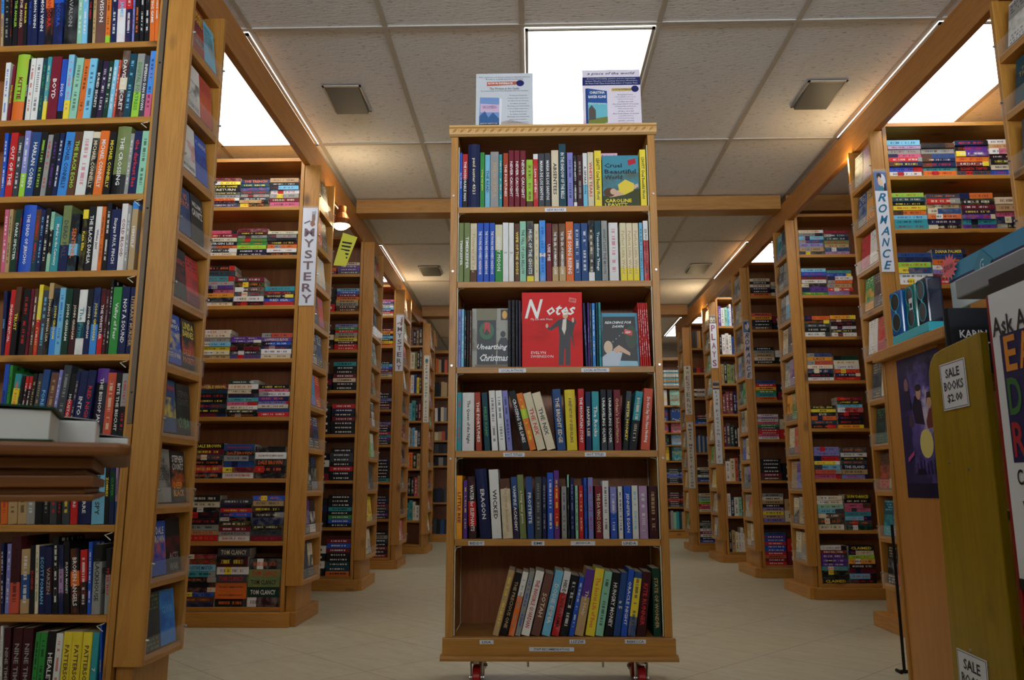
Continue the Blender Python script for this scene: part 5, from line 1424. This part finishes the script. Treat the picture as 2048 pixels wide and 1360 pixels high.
# things standing on the cabinet
r = MB().box(0, .18, 0, .27, 0, .030).build('teal_box', plain('bright_teal_card', (60, 190, 210), .4), bevel=.002)
r.location = (1.222, 2.43, 1.1685); r.rotation_euler = (0, 0, R(-2)); tag(r, 'flat bright teal box lying on the cabinet ledge under the sunglasses', 'box')
def glasses_case(label, x, y, c, tilt):
    r = tag(empty('sunglasses_pack', (x, y, 1.1995), R(tilt)), label, 'sunglasses', 'shiny sunglasses packs standing on the teal box')
    t = NT('clear_pack_' + label[:5]); t.b.inputs['Base Color'].default_value = lin(*c); t.b.inputs['Roughness'].default_value = .06; t.b.inputs['Alpha'].default_value = .82
    MB().box(0, .05, 0, .075, 0, .15).build('pack', t.mat, r, bevel=.006)
    m = MB()
    for zc in (.042, .112):
        m.face([(-.0012, .037 + .024 * math.cos(a), zc + .028 * math.sin(a)) for a in [2 * math.pi * q / 20 for q in range(20)]][::-1])
    m.build('lens', BLACK, r)
    m = MB()
    for zc in (.042, .112):
        pts = [(-.0016, .037 + .026 * math.cos(a), zc + .030 * math.sin(a)) for a in [2 * math.pi * q / 20 for q in range(21)]]
        m.tube(pts, .0012, 5)
    m.tube([(-.0016, .034, .072), (-.003, .034, .082)], .003, 6); m.build('frame', plain('teal_frame', (60, 170, 190), .3), r)
    return r
glasses_case('blue clear-packed sunglasses, left of the packs on the cabinet', 1.235, 2.622, (30, 110, 190), 4)
g2 = glasses_case('green clear-packed sunglasses with white price sticker on the cabinet', 1.242, 2.540, (20, 140, 130), -2)
st_ = MB().box(-.0030, -.0022, .015, .040, .066, .104).build('price_sticker', WHITE, g2)
mm = MB()
for q in range(7): mm.box(-.0036, -.0031, .019 + q * .0025, .0202 + q * .0025, .072, .088)
mm.build('barcode', INK_DARK, st_)
glasses_case('dark navy clear-packed sunglasses, right of the packs on the cabinet', 1.238, 2.455, (24, 34, 60), -3)
# dark thriller book standing beside them
T, D, H = .03, .150, .218
o = faceout('hardcover_book', 'black hardcover with white lettering standing behind the yellow sale board', 'book', 1.160, 2.20, .971, T, D, H, lin(24, 26, 34), lin(40, 44, 56), WH, tilt=1, facing='-y', hard=True)
ftext(o, T, D, H, 'KARIN', .45, .66, .50, .10, WH, 'b'); ftext(o, T, D, H, 'SLAUGHTER', .5, .50, .8, .11, WH, 'b')

# yellow sale cart
def sale_cart():
    r = tag(empty('sale_cart', (1.08, 2.05, 0)), 'yellow-stained sale book cart end board with rounded top', 'cart')
    pts = [(-.135, .0), (.155, .0), (.125, 1.0), (.11, 1.03), (.085, 1.048), (.04, 1.055), (-.135, 1.066)]
    MB().prism(pts, 'x', 0, .022).build('end_board', YELLOW, r, bevel=.003)
    MB().prism(pts, 'x', .50, .522).build('end_board', YELLOW, r, bevel=.003)
    for z in (.30, .62, .95):
        MB().box(.0225, .4995, -.10, .11, z, z + .02).build('shelf', YELLOW, r)
    for y, z in ((.06, .76), (-.03, .74), (.05, .30), (-.02, .28)):
        MB().tube([(-.002, y, z), (.001, y, z)], .004, 8).build('screw', METAL, r)
    return r
sale_cart()
def sale_sign(label, y0, y1, z0, z1, tilt=0):
    r = tag(empty('sale_sign', (1.0785, (y0 + y1) / 2, (z0 + z1) / 2)), label, 'sign', 'sale price signs on the yellow board')
    w, h = y1 - y0, z1 - z0; r.rotation_euler = (R(tilt), 0, 0)
    MB().box(-.0012, 0, -w / 2, w / 2, -h / 2, h / 2).build('sign_sheet', WHITE, r)
    b = MB()
    for a in ((-w / 2 + .003, w / 2 - .003, h / 2 - .0045, h / 2 - .003), (-w / 2 + .003, w / 2 - .003, -h / 2 + .003, -h / 2 + .0045), (-w / 2 + .003, -w / 2 + .0045, -h / 2 + .003, h / 2 - .003), (w / 2 - .0045, w / 2 - .003, -h / 2 + .003, h / 2 - .003)):
        b.box(-.0016, -.0013, *a)
    b.build('border', plain('navy_print', (40, 44, 80), .5), r)
    for s, v, ww in (('SALE', .27, .56), ('BOOKS', .0, .76), ('$2.00', -.27, .60)):
        lettering(s, r, (-.0020, 0, v * h), (0, -1, 0), (0, 0, 1), ww * w, .2 * h, lin(30, 30, 44), 'b')
sale_sign('white SALE BOOKS $2.00 sign near the top of the yellow board', 1.985, 2.107, .893, 1.014, -1)
sale_sign('lower SALE BOOKS $2.00 sign near the foot of the yellow board', 2.03, 2.165, .16, .292, 2)

# grey-topped red unit with the Ask About sign
def red_unit():
    r = tag(empty('red_display_unit', (1.0, 1.5, 0)), 'red display unit with thick grey top at the right edge of the picture', 'display unit')
    MB().box(.012, .06, -.35, .234, .0, .489).build('red_panel', REDPAINT, r)
    MB().box(.012, .06, -.35, .234, .490, 1.149).build('side_panel', plain('shadow_toned_side', (46, 32, 28), .6), r)  # dark colour stands in for the shadow under the grey top
    MB().box(.0605, .5, -.35, .225, .0, 1.149).build('body', plain('dark_recess', (40, 26, 24), .6), r)
    MB().box(.045, .60, -.45, .432, 1.150, 1.199).build('grey_top', GREYSTONE, r, bevel=.004)
    return r
red_unit()
r = tag(empty('ask_sign', (1.0105, 1.37, .512)), 'white sign with bold lettering and coloured letter blocks on the red unit', 'sign')
MB().box(-.006, 0, .0, .360, .0, .60).build('sign_board', WHITE, r)
MB().box(-.004, .0010, .3605, .372, -.51, .60).build('frame_edge', REDPAINT, r)
MB().box(-.008, 0, .0, .360, -.022, -.001).build('frame_bottom', BLACK, r)
MB().box(-.0068, -.0061, .0, .332, .235, .505).build('blue_block', plain('deep_blue_print', (34, 32, 84), .5), r)
def at(s, y, z, ww, hh, c, st='b'): lettering(s, r, (-.0075, y, z), (0, -1, 0), (0, 0, 1), ww, hh, lin(*c), st, stretch=3.0)
at('Ask Ab', .284, .525, .142, .042, (20, 20, 26)); at('E', .300, .462, .040, .075, (222, 140, 40)); at('A', .250, .462, .045, .075, (222, 140, 40))
at('D', .302, .372, .045, .078, (52, 110, 50)); at('R', .304, .282, .042, .072, (170, 36, 40)); at('Co', .306, .205, .038, .032, (20, 20, 26)); at('wi', .300, .150, .034, .032, (20, 20, 26))
# blue boxed gift with price burst lying behind the grey top
r = tag(empty('gift_box', (1.30, 2.03, 1.235), 0), 'blue patterned gift box with a pink price burst behind the grey top', 'box')
MB().box(0, .2, -.28, .40, 0, .145).build('box_body', plain('pale_box', (206, 218, 224), .4), r, bevel=.003)
MB().box(-.0012, -.0002, -.28, .40, .098, .145).build('blue_band', plain('blue_band', (50, 140, 180), .35), r)
MB().box(-.0016, -.0008, -.28, .40, .090, .097).build('navy_line', plain('navy_line', (24, 34, 90), .4), r)
m = MB(); m.face([(-.003, .21, .055), (-.003, .26, .10), (-.003, .21, .145), (-.003, .16, .10)]); m.build('diamond_emblem', plain('emblem_teal', (40, 130, 160), .35), r)
lettering('G', r, (-.0038, .21, .10), (0, -1, 0), (0, 0, 1), .022, .028, lin(200, 226, 236), 'i')
b = MB(); pts = []
for q in range(28):
    a = 2 * math.pi * q / 28; rr = .052 if q % 2 == 0 else .034
    pts.append((-.006, .385 + rr * math.cos(a), .138 + rr * .85 * math.sin(a)))
b.face(pts[::-1]); b.build('price_burst', plain('neon_pink', (240, 110, 120), .5), r)
lettering('$10.00', r, (-.0075, .385, .138), (0, -1, 0), (0, 0, 1), .056, .022, lin(90, 20, 60), 'b')
bpy.data.objects['gift_box'].location = (1.31, 2.05, 1.2325)
r = tag(empty('box_stand', (1.31, 2.05, 0)), 'plain stand holding the blue gift box behind the yellow cart', 'stand')
MB().box(.35, .39, -.2, .2, 0, 1.2).build('post', WZ, r); MB().box(0, .40, -.26, .30, 1.2, 1.232).build('tray', WX, r)
# cellophane wrap on the gift box
m = MB()
for q in range(5): m.tube([(1.33, 1.82 + q * .03, 1.391), (1.35, 1.83 + q * .028, 1.45 - q * .008), (1.38, 1.85 + q * .025, 1.43)], [.012, .009, .003], 7)
o = m.build('cellophane_wrap', CLEAR, smooth=True); tag(o, 'crinkled clear cellophane bunched on top of the blue gift box', 'wrapping')
# black easel behind the cabinet and red bookend box
r = tag(empty('display_easel', (1.41, 3.24, 0)), 'thin black metal stand on the floor beside the birch cabinet', 'stand')
MB().tube([(0, 0, .0), (0, 0, .55)], .006, 8).build('pole', BLACK, r); MB().tube([(-.02, 0, .006), (.10, .0, .006)], .006, 8).build('foot', BLACK, r)
MB().tube([(-.02, -.02, .006), (-.02, .02, .006)], .007, 8).build('foot', BLACK, r)
m = MB().box(0, .042, 0, .022, 0, .60)
o = m.build('brick_red_panel', plain('brick_red', (130, 44, 44), .6)); o.location = (1.768, 3.8345, .0725); tag(o, 'brick-patterned red panel standing between the cabinet and near right rack', 'panel')
